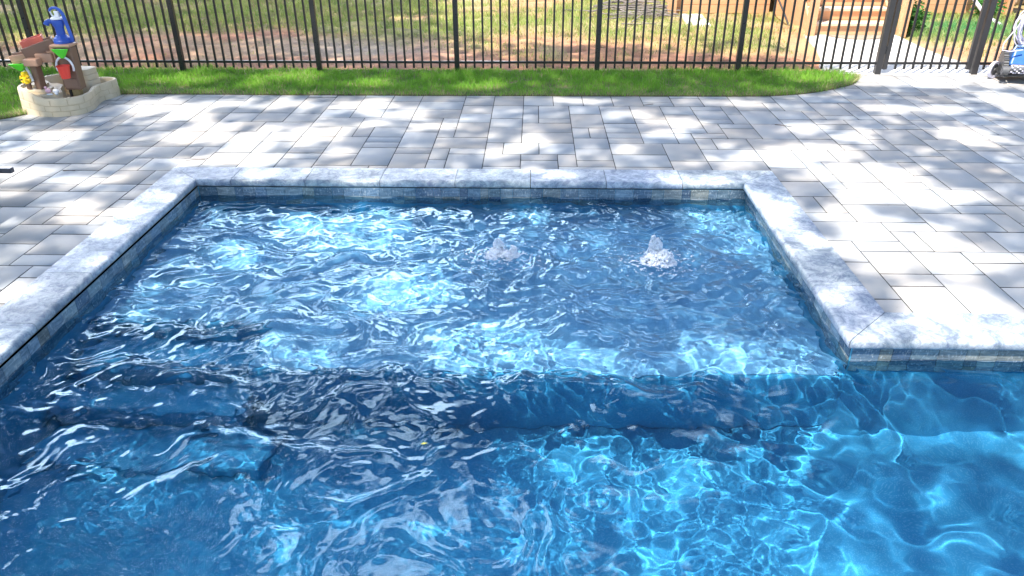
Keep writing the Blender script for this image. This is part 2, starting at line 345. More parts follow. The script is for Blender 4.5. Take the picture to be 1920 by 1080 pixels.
def pavers():
    U = .1651; nx0, nx1 = -72, 60; ny0, ny1 = -30, 37; occ = {}; r = random.Random(11); out = []
    kinds = [(2, 2), (2, 2), (2, 2), (3, 2), (3, 2), (2, 1), (2, 1), (2, 3), (1, 2)]
    for j in range(ny0, ny1):
        for i in range(nx0, nx1):
            if (i, j) in occ: continue
            ks = kinds[:]; r.shuffle(ks)
            # a 1-wide gap to the right must take an upright small paver
            run_ = 1
            while run_ < 4 and (i + run_, j) not in occ: run_ += 1
            ks = [k for k in ks if k[0] <= run_ and (run_ - k[0] != 1 or r.random() < .25)] or [(1, 2)]
            for (a, c) in ks + [(1, 2), (2, 1), (1, 1)]:
                if all((i + p, j + q) not in occ for p in range(a) for q in range(c)):
                    for p in range(a):
                        for q in range(c): occ[(i + p, j + q)] = 1
                    out.append((i, j, a, c)); break
    V = []; Fc = []; T = []
    def sub(R_, H):
        x0, x1, y0, y1 = R_; a0, a1, c0, c1 = H
        if x1 <= a0 or x0 >= a1 or y1 <= c0 or y0 >= c1: return [R_]
        o = []
        if x0 < a0: o.append((x0, a0, y0, y1))
        if x1 > a1: o.append((a1, x1, y0, y1))
        X0, X1 = max(x0, a0), min(x1, a1)
        if y0 < c0: o.append((X0, X1, y0, c0))
        if y1 > c1: o.append((X0, X1, c1, y1))
        return o
    for (i, j, a, c) in out:
        x0 = ox1 + i * U; y0 = oyf + j * U; g = .0037
        R_ = [(x0 + g * .8, x0 + a * U - g * .8, y0 + g * 1.25, y0 + c * U - g * 1.25)]
        for H in ((ox0 - .002, ox1 + .002, -9, oy + .002), (ox1 - .01, XE + .4, -9, oyf + .002)):
            R_ = [q for s_ in R_ for q in sub(s_, H)]
        k = r.uniform(.86, 1.10); wm = r.uniform(-.04, .07); tn = (k * (1 + wm), k, k * (1 - wm * .9))
        for (X0, X1, Y0, Y1) in R_:
            Y1 = min(Y1, 9.865)
            if X1 - X0 < .02 or Y1 - Y0 < .02: continue
            e = .0015; z = r.uniform(-.0012, .0012); n = len(V)
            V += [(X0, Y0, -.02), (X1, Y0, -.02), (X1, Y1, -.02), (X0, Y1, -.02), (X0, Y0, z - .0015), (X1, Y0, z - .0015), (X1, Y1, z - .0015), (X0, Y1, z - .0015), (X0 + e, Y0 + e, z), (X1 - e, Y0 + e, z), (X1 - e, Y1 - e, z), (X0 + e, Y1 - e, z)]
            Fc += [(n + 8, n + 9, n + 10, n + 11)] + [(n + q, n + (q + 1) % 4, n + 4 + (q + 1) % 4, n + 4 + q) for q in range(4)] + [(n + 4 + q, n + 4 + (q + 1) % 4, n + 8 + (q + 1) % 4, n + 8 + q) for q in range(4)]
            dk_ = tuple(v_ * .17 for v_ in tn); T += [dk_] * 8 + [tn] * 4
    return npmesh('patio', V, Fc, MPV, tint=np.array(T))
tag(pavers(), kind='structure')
# concrete pad and path beyond the gate
MCC = plain('broomed_concrete', (.62, .60, .57), .85, .06, 5)
b = MB(); b.prism([(3.72, 9.872), (6.15, 9.872), (6.2, 10.38), (5.78, 10.42), (5.68, 11.0), (5.66, 11.6), (5.70, 12.62), (4.28, 12.62), (4.14, 11.6), (3.98, 10.9), (3.80, 10.42)], -.05, .004)
tag(b.build('path', MCC, bevel=.006), kind='structure')
# lawn strip outline: straight edge, rounded right end, runs on to the left round the toy
def cat(pts, n=8, closed=False):
    P_ = [Vector((*p, 0)) for p in pts]; o = []; N = len(P_)
    for i in range(N if closed else N - 1):
        a, b_, c, d = (P_[(i - 1) % N], P_[i], P_[(i + 1) % N], P_[(i + 2) % N]) if closed else (P_[max(i - 1, 0)], P_[i], P_[i + 1], P_[min(i + 2, N - 1)])
        for k in range(n):
            t = k / n; q = .5 * ((2 * b_) + (c - a) * t + (2 * a - 5 * b_ + 4 * c - d) * t * t + (3 * b_ - a - 3 * c + d) * t ** 3); o.append((q.x, q.y))
    if not closed: o.append((P_[-1].x, P_[-1].y))
    return o
EDGE = cat([(-9.5, 6.2), (-7.2, 6.75), (-6.0, 7.35), (-5.55, 7.68), (-5.35, 7.95), (-5.05, 8.45), (-4.82, 8.70), (-4.4, 8.735), (-3, 8.72), (-1, 8.715), (1, 8.72), (2.4, 8.735), (2.95, 8.80), (3.45, 9.03), (3.85, 9.33), (4.0, 9.62), (3.86, 9.84), (3.70, 9.90)], 6)
STRIP = EDGE + [(3.70, 10.0), (-12, 10.0), (-12, 6.0)]
def inside(poly, x, y):
    x = np.asarray(x); y = np.asarray(y); r = np.zeros(x.shape, bool); n = len(poly)
    for i in range(n):
        x0, y0 = poly[i]; x1, y1 = poly[(i + 1) % n]
        c = ((y0 > y) != (y1 > y)) & (x < (x1 - x0) * (y - y0) / ((y1 - y0) or 1e-9) + x0); r ^= c
    return r
MSO = plain('lawn_soil', (.13, .12, .05), .95, .4, 25)
b = MB(); b.prism(STRIP, -.03, .012); tag(b.build('lawn_strip', MSO), kind='structure')
# back yard: clay, straw and thin grass
def green(x, y):
    a = .50 + .30 * nf(NF1, x, y) + .16 * nf(NF2, x, y)
    a = a + .35 * sstep(11.8, 13.2, y) - .72 * (1 - sstep(10.4, 11.8, y)) * (1 - .6 * sstep(-1.5, .5, x) * (1 - sstep(2.6, 3.2, x)))
    a = a - .75 * np.exp(-((x + 4.2) / 3.2) ** 2 - ((y - 11.8) / .8) ** 2) - .35 * np.exp(-((x - 6.8) / 1.2) ** 2 - ((y - 11.3) / .7) ** 2)
    a = a + .8 * np.exp(-((x - 7.0) / 1.1) ** 2 - ((y - 12.9) / .8) ** 2)
    return np.clip(a, 0, 1)
gx = np.concatenate([np.arange(-60, -16, 2.), np.arange(-16, 16, .1), np.arange(16, 61, 2.)]); gy = np.concatenate([[9.98], np.arange(10.05, 22, .1), np.arange(22, 90, 2.)])
X, Y = np.meshgrid(gx, gy); near = (1 - sstep(15, 30, Y))
Z = .012 + near * (.012 * nf(NF2, X, Y) * sstep(10, 10.6, Y) + .02 * np.abs(nf(NF1, X, Y)) * sstep(10, 11, Y))
onpath = (X > 3.6) & (X < 6.3) & (Y < 12.8); Z = np.where(onpath, -.03, Z)
g = green(X, Y)[..., None]; st = np.exp(-((X + 2.4) / 1.3) ** 2 - ((Y - 11.3) / .9) ** 2)[..., None]
clay = np.array([.46, .22, .125]) * (1 + .22 * nf(NF2, X, Y)[..., None]); tan_ = np.array([.40, .31, .19]); gr = np.array([.25, .29, .10])
kk = sstep(-.2, 1.0, nf(NF1, X + 9, Y + 5))[..., None]
c = clay * (1 - kk * .6) + tan_ * kk * .6; c = c * (1 - st * .8) + np.array([.36, .32, .27]) * st * .8; c = c * (1 - g * .75) + gr * g * .75
nx = len(gx); ny = len(gy); i = (np.arange(nx - 1)[None, :] + nx * np.arange(ny - 1)[:, None]).ravel()
my = Mat('back_yard_soil'); n2 = my.noise(28, 6, .65, vec=my.pos()); n3 = my.noise(140, 3, .6, vec=my.pos())
c_ = my._mix(.8, my.tint(), my.ramp(n2, (.3, (.62, .60, .58)), (.7, (1.25, 1.2, 1.15))), 'MULTIPLY'); c_ = my.mix(my.ramp(n3, (.60, 0), (.72, .5)), c_, (.5, .44, .34))
my.bsdf(c_, .95, my.bump(my.math('ADD', n2, n3), .5, .015))
yard = npmesh('lawn', np.stack([X, Y, Z], -1).reshape(-1, 3), np.stack([i, i + 1, i + 1 + nx, i + nx], -1), my.m, smooth=True, tint=c.reshape(-1, 3)); tag(yard, kind='structure')
def blades(name, x, y, z, h, wd, col, mat, lean=.5):
    n = len(x); a = rng.uniform(0, 2 * pi, n); l = rng.uniform(.15, 1, n) * lean * h; la = rng.uniform(0, 2 * pi, n)
    dx = np.cos(a) * wd * .5; dy = np.sin(a) * wd * .5; lx = np.cos(la) * l; ly = np.sin(la) * l
    B0 = np.stack([x - dx, y - dy, z], 1); B1 = np.stack([x + dx, y + dy, z], 1)
    M0 = np.stack([x - dx * .8 + lx * .35, y - dy * .8 + ly * .35, z + h * .6], 1); M1 = np.stack([x + dx * .8 + lx * .35, y + dy * .8 + ly * .35, z + h * .6], 1)
    Tp = np.stack([x + lx, y + ly, z + h * rng.uniform(.8, 1, n)], 1); T2 = Tp + np.stack([dx, dy, dx * 0], 1) * .15
    V = np.stack([B0, B1, M1, M0, T2, Tp], 1).reshape(-1, 3); k = np.arange(n)[:, None] * 6
    F_ = np.concatenate([k + np.array([[0, 1, 2, 3]]), k + np.array([[3, 2, 4, 5]])], 0)
    return npmesh(name, V, F_, mat, tint=np.repeat(col, 6, 0))
def grass_mat(name, tr=.35):
    m = Mat(name); t = m.tint(); d = m.n('ShaderNodeBsdfPrincipled', {'Base Color': t, 'Roughness': .55, 'Specular IOR Level': .3})
    tl = m.n('ShaderNodeBsdfTranslucent', {'Color': t}); x = m.n('ShaderNodeMixShader', {0: tr, 1: d, 2: tl}); m.t.links.new(x.outputs[0], m.out.inputs['Surface']); return m.m
MGB = grass_mat('grass_blade')
N_ = 190000; x = rng.uniform(-8.2, 4.05, N_); y = rng.uniform(6.4, 9.97, N_); k = inside(STRIP, x, y + .025 * np.abs(nf(NF2, x * 6, y))) & (x > -.74 * y - 1.2); x = x[k]; y = y[k]
dn = nf(NF2, x * 2, y * 2); h = .062 * (1 + .22 * dn) * rng.uniform(.55, 1.2, len(x)) + .035 * np.exp(-((x - 3.1) / .6) ** 2 - ((y - 9.75) / .2) ** 2)
ed = inside(STRIP, x, y - .10); h = np.where(ed, h, h * .8) * (1 + .18 * nf(NF1, x * 3, y * 3))
u = rng.uniform(0, 1, (len(x), 1)); mix_ = np.clip(.5 + .25 * dn[:, None] + .3 * (u - .5), 0, 1)
col = np.array([.12, .34, .03]) * (1 - mix_) + np.array([.27, .52, .06]) * mix_; dry = (rng.uniform(0, 1, len(x)) < np.where(ed, .03, .30)); col[dry] = (.42, .38, .18)
tag(blades('grass', x, y, np.full(len(x), .008), h, .0045, col, MGB, .75), 'bright green mown grass strip between patio and fence', 'grass', kind='stuff')
ex = []
for q in range(2600):
    i = rng.integers(0, len(EDGE) - 1); t_ = rng.random(); a_, b_ = EDGE[i], EDGE[i + 1]; ex.append((a_[0] + (b_[0] - a_[0]) * t_, a_[1] + (b_[1] - a_[1]) * t_ + rng.uniform(.0, .03)))
ex = np.array(ex); ex = ex[(ex[:, 0] > -7)]; nd = len(ex); dc = np.where(rng.random((nd, 1)) < .55, np.array([[.50, .44, .24]]), np.array([[.22, .36, .07]])) * rng.uniform(.7, 1.1, (nd, 1))
tag(blades('edge_grass', ex[:, 0], ex[:, 1], np.full(nd, .006), rng.uniform(.03, .10, nd), .004, dc, MGB, 1.6), 'straggling dry grass blades leaning over the paver edge of the green strip', 'grass', kind='stuff')
N_ = 300000; x = rng.uniform(-13, 11, N_); y = 10.05 + 9.5 * rng.uniform(0, 1, N_) ** 1.35; gg = green(x, y)
k = (rng.uniform(0, 1, N_) < gg ** 1.5 * .95 + .03) & (np.abs(x) < .66 * y + 1) & ~((x > 3.75) & (x < 5.85) & (y < 12.7)) & ~((x > 2.55) & (y > 14.35)) & ~((x > 4.2) & (x < 5.9) & (y > 12.4)); x = x[k]; y = y[k]; gg = gg[k]
dn = nf(NF2, x * 1.7, y * 1.7); h = (.045 + .05 * gg) * rng.uniform(.5, 1.3, len(x)) * (1 + .2 * dn); u = rng.uniform(0, 1, (len(x), 1))
mix_ = np.clip(.5 + .3 * dn[:, None] + .4 * (u - .5), 0, 1); col = np.array([.18, .32, .06]) * (1 - mix_) + np.array([.46, .50, .16]) * mix_
dry = rng.uniform(0, 1, len(x)) < (.12 + .5 * (1 - gg)); col[dry] = np.array([.46, .38, .22]) * rng.uniform(.7, 1.1, (dry.sum(), 1))
pp = np.exp(-((x - 7.0) / 1.2) ** 2 - ((y - 12.9) / .9) ** 2)[:, None]; col = col * (1 - pp) + np.array([.10, .34, .12]) * pp
tag(blades('thin_grass', x, y, np.full(len(x), .015), h, .009, col, MGB, .9), 'thin patchy yellowing grass and straw beyond the fence', 'patchy grass', kind='stuff')
# ---------------------------------------------------------------- black metal fence and gate
MBK = plain('black_powder_coat', (.018, .018, .02), .32, .1, 20, bump=.05)
MGT = plain('sunlit_black_metal', (.035, .033, .035), .38, .15, 20, bump=.05)  # fence black made lighter: sun on the gate fronts put into the colour
FY = 9.90; FH = 1.24
def part(bm, name, mat, t, **k): o = bm.build(name, mat, t, **k); return o
def lbox(t, x0, x1, y0, y1, z0, z1):   # box in the thing's own frame
    l = t.location; return MB().box((x0 - l.x, y0 - l.y, z0 - l.z), (x1 - l.x, y1 - l.y, z1 - l.z))
def fence(name, label, posts, xs, rails):
    t = thing(name, label, 'fence', ((posts[0] + posts[-1]) / 2, FY, 0), 0)
    for x in posts:
        o = part(lbox(t, x - .031, x + .031, FY - .031, FY + .031, -.05, FH + .06), 'post', MBK, t, bevel=.004)
        part(lbox(t, x - .036, x + .036, FY - .036, FY + .036, FH + .061, FH + .085), 'post_cap', MBK, o, bevel=.006)
    for x0, x1 in rails:
        for z in (.115, .98, 1.17):
            part(lbox(t, x0, x1, FY - .014, FY + .014, z, z + .030), 'rail', MBK, t, bevel=.003)
    first = None
    for x in xs:
        if first is None: first = part(lbox(t, x - .012, x + .012, FY - .012, FY + .012, .055, FH), 'picket', MBK, t, bevel=.002); x0_ = x
        else:
            c = first.copy(); COL.objects.link(c); c.parent = t; c.location.x = x - x0_
    return t
PO = [-8.22, -6.434, -4.538, -2.756, -.977, .81, 2.594]
pk = []; ends = PO + [4.352]
for a, b_ in zip(ends[:-1], ends[1:]):
    n = 16 if b_ - a < 1.85 else 17
    if b_ > 4: n = 15
    pk += [a + (b_ - a) * k / n for k in range(1, n)]
pk = [x for x in pk if x > -7.5]
fence('picket_fence', 'long black metal picket fence between the green grass strip and the back yard', PO, pk, list(zip([p + .03 for p in PO], [p - .03 for p in PO[1:]] + [4.32])))
RP = [7.35, 9.1]; rx = [5.556 + 1.79 * k / 16 for k in range(1, 16)] + [7.35 + 1.75 * k / 16 for k in range(1, 8)]
fence('picket_fence', 'short run of black picket fence right of the gate behind the pool robot', RP, rx, [(5.59, 7.32), (7.38, 9.07)])
g = thing('gate', 'black picket gate between two square posts in front of the concrete path', 'gate', (4.95, FY, 0))
for x in (4.352, 5.556):
    o = part(lbox(g, x - .036, x + .036, FY - .036, FY + .036, -.02, FH + .08), 'gate_post', MGT, g, bevel=.005)
    part(lbox(g, x - .042, x + .042, FY - .042, FY + .042, FH + .081, FH + .105), 'post_cap', MBK, o, bevel=.006)
for x in (4.434, 5.474): part(lbox(g, x - .027, x + .027, FY - .022, FY + .022, .055, FH + .01), 'stile', MGT, g, bevel=.004)
for z in (.115, .98, 1.17): part(lbox(g, 4.462, 5.446, FY - .014, FY + .014, z, z + .030), 'rail', MBK, g, bevel=.003)
for k in range(1, 9):
    x = 4.46 + .985 * k / 9; part(lbox(g, x - .012, x + .012, FY - .012, FY + .012, .055, FH), 'picket', MBK, g, bevel=.002)
for z in (.25, 1.0): part(lbox(g, 4.389, 4.406, FY - .03, FY - .005, z, z + .09), 'hinge', MBK, g, bevel=.003)
part(lbox(g, 5.40, 5.518, FY - .06, FY - .023, 1.02, 1.09), 'latch', MBK, g, bevel=.005)
# ---------------------------------------------------------------- bubblers on the ledge
mf = Mat('foam'); mf.bsdf((.80, .84, .93), .35, mf.bump(mf.noise(160, 4), .5, .004), **{'Subsurface Weight': .2, 'Subsurface Radius': (.02, .02, .03), 'Subsurface Scale': .5}); MFO = mf.m
def ico():
    t = (1 + 5 ** .5) / 2; v = [Vector(p).normalized() for p in ((-1, t, 0), (1, t, 0), (-1, -t, 0), (1, -t, 0), (0, -1, t), (0, 1, t), (0, -1, -t), (0, 1, -t), (t, 0, -1), (t, 0, 1), (-t, 0, -1), (-t, 0, 1))]
    return v, [(0, 11, 5), (0, 5, 1), (0, 1, 7), (0, 7, 10), (0, 10, 11), (1, 5, 9), (5, 11, 4), (11, 10, 2), (10, 7, 6), (7, 1, 8), (3, 9, 4), (3, 4, 2), (3, 2, 6), (3, 6, 8), (3, 8, 9), (4, 9, 5), (2, 4, 11), (6, 2, 10), (8, 6, 7), (9, 8, 1)]
IV, IF = ico()
def blob(b, c, r, sq=(1, 1, 1)): b.add([Vector((c[0] + v.x * r * sq[0], c[1] + v.y * r * sq[1], c[2] + v.z * r * sq[2])) for v in IV], IF)
def bubbler(loc, lumps, label, seed, fleck):
    r = random.Random(seed); t = thing('bubbler_jet', label, 'water jet', loc, 0, 'bubbler jets on the shallow ledge')
    b = MB()
    for (cx, cy, hh, R0) in lumps:
        for k in range(int(1900 * R0 / .09)):
            u = r.random() ** .8; z = hh * u; rr = R0 * (1 - u ** 1.6) ** .8 * (.8 + .2 * sin(9 * u + cx * 50)) + .008; a = r.uniform(0, 2 * pi); q = rr * math.sqrt(r.uniform(.25, 1))
            px_ = cx + q * cos(a); py_ = cy + q * sin(a)
            hole = sin(px_ * 95 + seed) * sin(py_ * 88 + 2 * seed) * sin(z * 80 + seed) + .6 * sin(px_ * 190 + 1) * sin(z * 170) 
            if hole > .22 and r.random() < .85: continue
            blob(b, (px_, py_, z - .01 + (.02 * r.random() if u > .6 else 0)), r.uniform(.0025, .0085), (1, 1, r.uniform(.6, 1.8)))
    part(b, 'foam_plume', MFO, t, smooth=80); b = MB()
    n = 0; A = []
    while len(A) < fleck:
        a = r.uniform(0, 2 * pi); q = abs(r.gauss(.15, .07)); x = q * 1.3 * cos(a) + .02; y = q * .9 * sin(a) - .03
        if sin(x * 60 + seed) * sin(y * 75 + 2) + .7 * sin(x * 150 + y * 40) * sin(y * 130) < .38 + q: 
            n += 1
            if n < 60000: continue
        A.append((x, y, r.uniform(.0015, .0055)))
    zz = water_h(np.array([loc[0] + p[0] for p in A]), np.array([loc[1] + p[1] for p in A]))
    for (x, y, s), z in zip(A, zz): blob(b, (x, y, float(z) + .001), s, (1.5, 1, .4))
    tag(part(b, 'foam_ring', MFO, t, smooth=80), kind='stuff')
    b = MB()
    for k in range(260):
        cx, cy, hh, R0 = r.choice(lumps); a = r.uniform(0, 2 * pi); q = R0 * r.uniform(.5, 2.2); z = r.uniform(.0, 1.0) * hh * max(0, 1.3 - q / R0) 
        blob(b, (cx + q * cos(a), cy + q * sin(a), z + .005), r.uniform(.0012, .0032))
    tag(part(b, 'spray', MFO, t, smooth=80), kind='stuff')
bubbler((-.235, 4.84, WZ), [(0, .01, .105, .066), (.11, -.02, .06, .040), (-.02, -.02, .05, .08), (.05, -.04, .03, .09)], 'smaller broken foam jet bubbling up at the middle of the shallow ledge', 3, 620)
bubbler((.872, 4.76, WZ), [(-.01, .02, .155, .082), (-.035, .02, .175, .04), (.04, -.03, .09, .088), (-.05, -.03, .055, .08), (.08, -.04, .04, .055)], 'taller pointed foam jet bubbling up nearer the right wall of the ledge', 5, 520)
# ---------------------------------------------------------------- water play toy
T0 = Vector((-5.0, 8.15, 0)); W = lambda x, y, z=0: Vector((x - T0.x, y - T0.y, z))
toy = thing('water_play_table', 'tan and brown plastic water play toy with blue pump at the patio edge', 'water toy', T0)
MT = {k: plain(k, c, .42, .06, 10, bump=.04) for k, c in dict(cream_plastic=(.56, .47, .34), brown_plastic=(.20, .115, .08), light_brown_plastic=(.47, .27, .18), blue_plastic=(.03, .10, .48), white_plastic=(.72, .74, .78), red_plastic=(.82, .06, .04), coral_plastic=(.85, .18, .12), green_plastic=(.10, .72, .04), yellow_plastic=(.85, .58, .01), khaki_plastic=(.27, .20, .09)).items()}
mb_ = Mat('moulded_brick_plastic'); mb_.bsdf(mb_._mix(1, mb_.tint(), mb_.mix(mb_.noise(12, 4), (.54, .44, .30), (.66, .55, .39)), 'MULTIPLY'), .5)
OUT = [(-5.53, 8.12), (-5.47, 7.93), (-5.28, 7.82), (-5.06, 7.78), (-4.89, 7.82), (-4.79, 7.93), (-4.775, 8.10), (-4.825, 8.28), (-4.85, 8.44), (-4.80, 8.58), (-4.79, 8.72), (-4.88, 8.81), (-5.06, 8.81), (-5.22, 8.74), (-5.38, 8.62), (-5.52, 8.38)]
O_ = cat(OUT, 6, True); cxy = (-5.14, 8.3)
def off(pt, d):
    v = Vector((pt[0] - cxy[0], pt[1] - cxy[1])); l = v.length; return (cxy[0] + v.x * (1 - d / l), cxy[1] + v.y * (1 - d / l))
def rimh(x, y): return .185 + .085 * float(sstep(-5.12, -5.42, np.array(x)) if False else min(1, max(0, (-5.12 - x) / .28)))
b = MB(); N_ = len(O_); rings = []
for (fz, d) in ((0, 0), (.26, .004), (.275, .010), (.29, .010), (.305, .004), (.56, .008), (.575, .014), (.59, .014), (.605, .008), (.95, .012), (1.0, .02), (1.0, .045), (.94, .055), (.35, .075), (.28, .09)):
    rings.append([W(*off(p, d), rimh(*p) * fz) for p in O_])
vs = [v for r_ in rings for v in r_]; fs = []
for i in range(len(rings) - 1):
    for k in range(N_): fs.append((i * N_ + k, i * N_ + (k + 1) % N_, (i + 1) * N_ + (k + 1) % N_, (i + 1) * N_ + k))
fs.append(tuple((len(rings) - 1) * N_ + k for k in range(N_)))
b.add(vs, fs, (1, 1, 1))
acc = 0
for i in range(N_):   # vertical brick joints: groove shade painted on as flat darker strips
    p, q = O_[i], O_[(i + 1) % N_]; acc += math.dist(p, q)
    for row, (f0, f1) in enumerate(((.02, .26), (.31, .56), (.61, .93))):
        ph = acc + row * .09
        if (ph % .17) < math.dist(p, q):
            a1 = Vector((p[0], p[1], 0)); dd = Vector((q[0] - p[0], q[1] - p[1], 0)).normalized() * .0025; h = rimh(*p); e = Vector((*off(p, -.0015 + .004 * row), 0))
            b.add([W(e.x - dd.x, e.y - dd.y, h * f0), W(e.x + dd.x, e.y + dd.y, h * f0), W(e.x + dd.x, e.y + dd.y, h * f1), W(e.x - dd.x, e.y - dd.y, h * f1)], [(0, 1, 2, 3)], (.68, .64, .58))
basin = part(b, 'basin', mb_.m, toy, smooth=45)
# left filled terrace with stepped brick tiers and the block at the back
b = MB()
def tier(pts, z0, z1, inset=.0):
    p = cat(pts, 5, True); n = len(p); c = (sum(a for a, _ in p) / n, sum(a for _, a in p) / n); e = .008
    sh = lambda k: [(c[0] + (x - c[0]) * k, c[1] + (y - c[1]) * k) for x, y in p]
    vs = []; fs = []
    for k, z in ((1, z0), (1, z1 - e), (.97, z1)):
        vs += [W(x, y, z) for x, y in sh(k)]
    for i in range(2):
        for k in range(n): fs.append((i * n + k, i * n + (k + 1) % n, (i + 1) * n + (k + 1) % n, (i + 1) * n + k))
    fs.append(tuple(2 * n + k for k in range(n))); b.add(vs, fs, (1, 1, 1))
tier([(-5.47, 8.12), (-5.42, 7.96), (-5.27, 7.88), (-5.10, 7.92), (-5.04, 8.02), (-5.12, 8.14), (-5.22, 8.36), (-5.40, 8.42)], .08, .205)
tier([(-5.47, 8.14), (-5.43, 7.99), (-5.33, 7.94), (-5.18, 7.99), (-5.16, 8.08), (-5.26, 8.22), (-5.38, 8.34)], .206, .242)
tier([(-5.42, 8.16), (-5.38, 8.06), (-5.27, 8.05), (-5.24, 8.13), (-5.30, 8.24), (-5.38, 8.27)], .243, .272)
for z0, z1, k in ((.05, .21, 1.0), (.213, .27, .97), (.273, .33, .93)):
    tier([(-5.13 + dx * k, 8.60 + dy * k) for dx, dy in ((-.15, -.10), (.02, -.13), (.14, -.10), (.16, .08), (0, .12), (-.14, .09))], z0, z1)
for c, r_ in (((-5.22, 8.52, .335), .03), ((-5.15, 8.56, .34), .04), ((-5.34, 8.12, .275), .025)): blob(b, W(*c), r_, (1.2, 1, .6)); b.c = b.c[:len(b.v)]
b.c = (b.c + [(1, 1, 1)] * len(b.v))[:len(b.v)]
part(b, 'brick_terrace', mb_.m, toy, smooth=45)
def pbox(x0, x1, y0, y1, z0, z1): a = W(x0, y0, z0); c = W(x1, y1, z1); return MB().box(a, c)
part(MB().prism([(p.x, p.y) for p in (W(-5.29, 7.98), W(-5.215, 7.96), W(-5.19, 8.03), W(-5.265, 8.05))], .24, .52), 'leg', MT['brown_plastic'], toy, bevel=.008)
part(MB().prism([(p.x, p.y) for p in (W(-5.14, 8.24), W(-5.02, 8.22), W(-5.0, 8.32), W(-5.12, 8.36))], .20, .64), 'leg', MT['brown_plastic'], toy, bevel=.01)
part(MB().tube([W(-5.19, 8.22, .60), W(-5.12, 8.2, .40), W(-5.03, 8.15, .26)], [.03, .026, .02], 6), 'brace', MT['khaki_plastic'], toy)
tw = part(pbox(-4.995, -4.825, 8.02, 8.14, .225, .665), 'tower_panel', MT['brown_plastic'], toy, bevel=.012)
part(pbox(-4.985, -4.835, 8.008, 8.0195, .245, .34), 'panel_recess', MT['brown_plastic'], tw, bevel=.006)
part(pbox(-4.975, -4.845, 8.004, 8.0155, .335, .35), 'panel_ledge', MT['brown_plastic'], tw, bevel=.004)
part(pbox(-5.01, -4.998, 8.00, 8.15, .36, .665), 'side_trim', MT['light_brown_plastic'], tw, bevel=.004)
part(pbox(-4.95, -4.87, 8.05, 8.12, .05, .224), 'tower_post', MT['khaki_plastic'], toy, bevel=.006)
part(pbox(-4.975, -4.952, 8.04, 8.10, .05, .235), 'tower_tube', plain('dark_plastic', (.02, .02, .02), .4), toy)
part(pbox(-5.03, -4.82, 8.00, 8.18, .666, .695), 'tower_cap', MT['light_brown_plastic'], toy, bevel=.01)
# green wedge spout, red bucket and white ring on the panel
def wedge(cx, y, z, w_, h_, d_): a = W(cx, y, z); return MB().add([(a.x - w_, a.y, a.z), (a.x + w_, a.y, a.z), (a.x + w_, a.y - d_, a.z + .01), (a.x - w_, a.y - d_, a.z + .01), (a.x - .015, a.y, a.z - h_), (a.x + .015, a.y, a.z - h_), (a.x + .015, a.y - d_ * .4, a.z - h_), (a.x - .015, a.y - d_ * .4, a.z - h_)], [(0, 4, 5, 1), (1, 5, 6, 2), (2, 6, 7, 3), (3, 7, 4, 0), (4, 7, 6, 5), (0, 1, 2, 3)])
part(wedge(-4.905, 7.995, .655, .075, .09, .07), 'green_funnel', MT['green_plastic'], toy, bevel=.004)
part(MB().tube([W(-4.912 + .088 * cos(a), 7.985, .47 + .105 * sin(a)) for a in np.linspace(-.35, pi + .35, 15)], .0115, 8), 'bucket_handle', MT['white_plastic'], toy, smooth=60)
part(MB().lathe([(.043, -.13), (.062, 0), (.066, 0), (.066, -.008), (.061, -.008)][::1], 22, Matrix.Translation(W(-4.90, 7.935, .50)), close=False).lathe([(.0, -.13), (.043, -.13)], 22, Matrix.Translation(W(-4.90, 7.935, .50)), close=False).lathe([(.040, -.125), (.058, 0)], 22, Matrix.Translation(W(-4.90, 7.935, .50)), close=False), 'bucket', MT['red_plastic'], toy, smooth=50)
part(MB().lathe([(.018, -.07), (.045, 0), (.048, .0), (.048, .008), (.038, .008)], 16, Matrix.Translation(W(-5.05, 8.04, .62))), 'tan_cup', MT['light_brown_plastic'], toy, smooth=40)
part(MB().prism([(p.x, p.y) for p in (W(-5.12, 8.10), W(-5.02, 8.02), W(-5.0, 8.10), W(-5.07, 8.18))], .60, .675), 'bracket', MT['light_brown_plastic'], toy, bevel=.008)
# sloping trough
def trough(A, B, w_, h_, th=.012):
    A = Vector(A); B = Vector(B); d = (B - A).normalized(); s = d.cross(Vector((0, 0, 1))).normalized(); u = s.cross(d); L_ = (B - A).length
    M_ = Matrix(((d.x, s.x, u.x, A.x), (d.y, s.y, u.y, A.y), (d.z, s.z, u.z, A.z), (0, 0, 0, 1))); b = MB()
    b.box((0, -w_, 0), (L_, w_, th), M_); b.box((0, -w_, th), (L_, -w_ + th, h_), M_); b.box((0, w_ - th, th), (L_, w_, h_), M_); b.box((0, -w_ + th, th), (th, w_ - th, h_), M_); b.box((L_ - th, -w_ + th, th), (L_, w_ - th, h_ * .8), M_)
    return b
part(trough(W(-5.04, 8.17, .625), W(-5.31, 8.03, .535), .085, .13), 'trough', MT['brown_plastic'], toy, bevel=.006)
part(trough(W(-5.20, 8.24, .665), W(-5.39, 8.15, .61), .075, .10), 'red_tray', MT['coral_plastic'], toy, bevel=.006)
part(trough(W(-5.31, 8.05, .53), W(-5.45, 7.99, .515), .085, .085), 'catch_tray', MT['light_brown_plastic'], toy, bevel=.006)
part(pbox(-5.275, -5.125, 7.87, 7.97, .50, .575), 'beam_end', MT['light_brown_plastic'], toy, bevel=.012)
part(pbox(-5.20, -5.02, 7.975, 8.07, .52, .61), 'beam', MT['light_brown_plastic'], toy, bevel=.012)
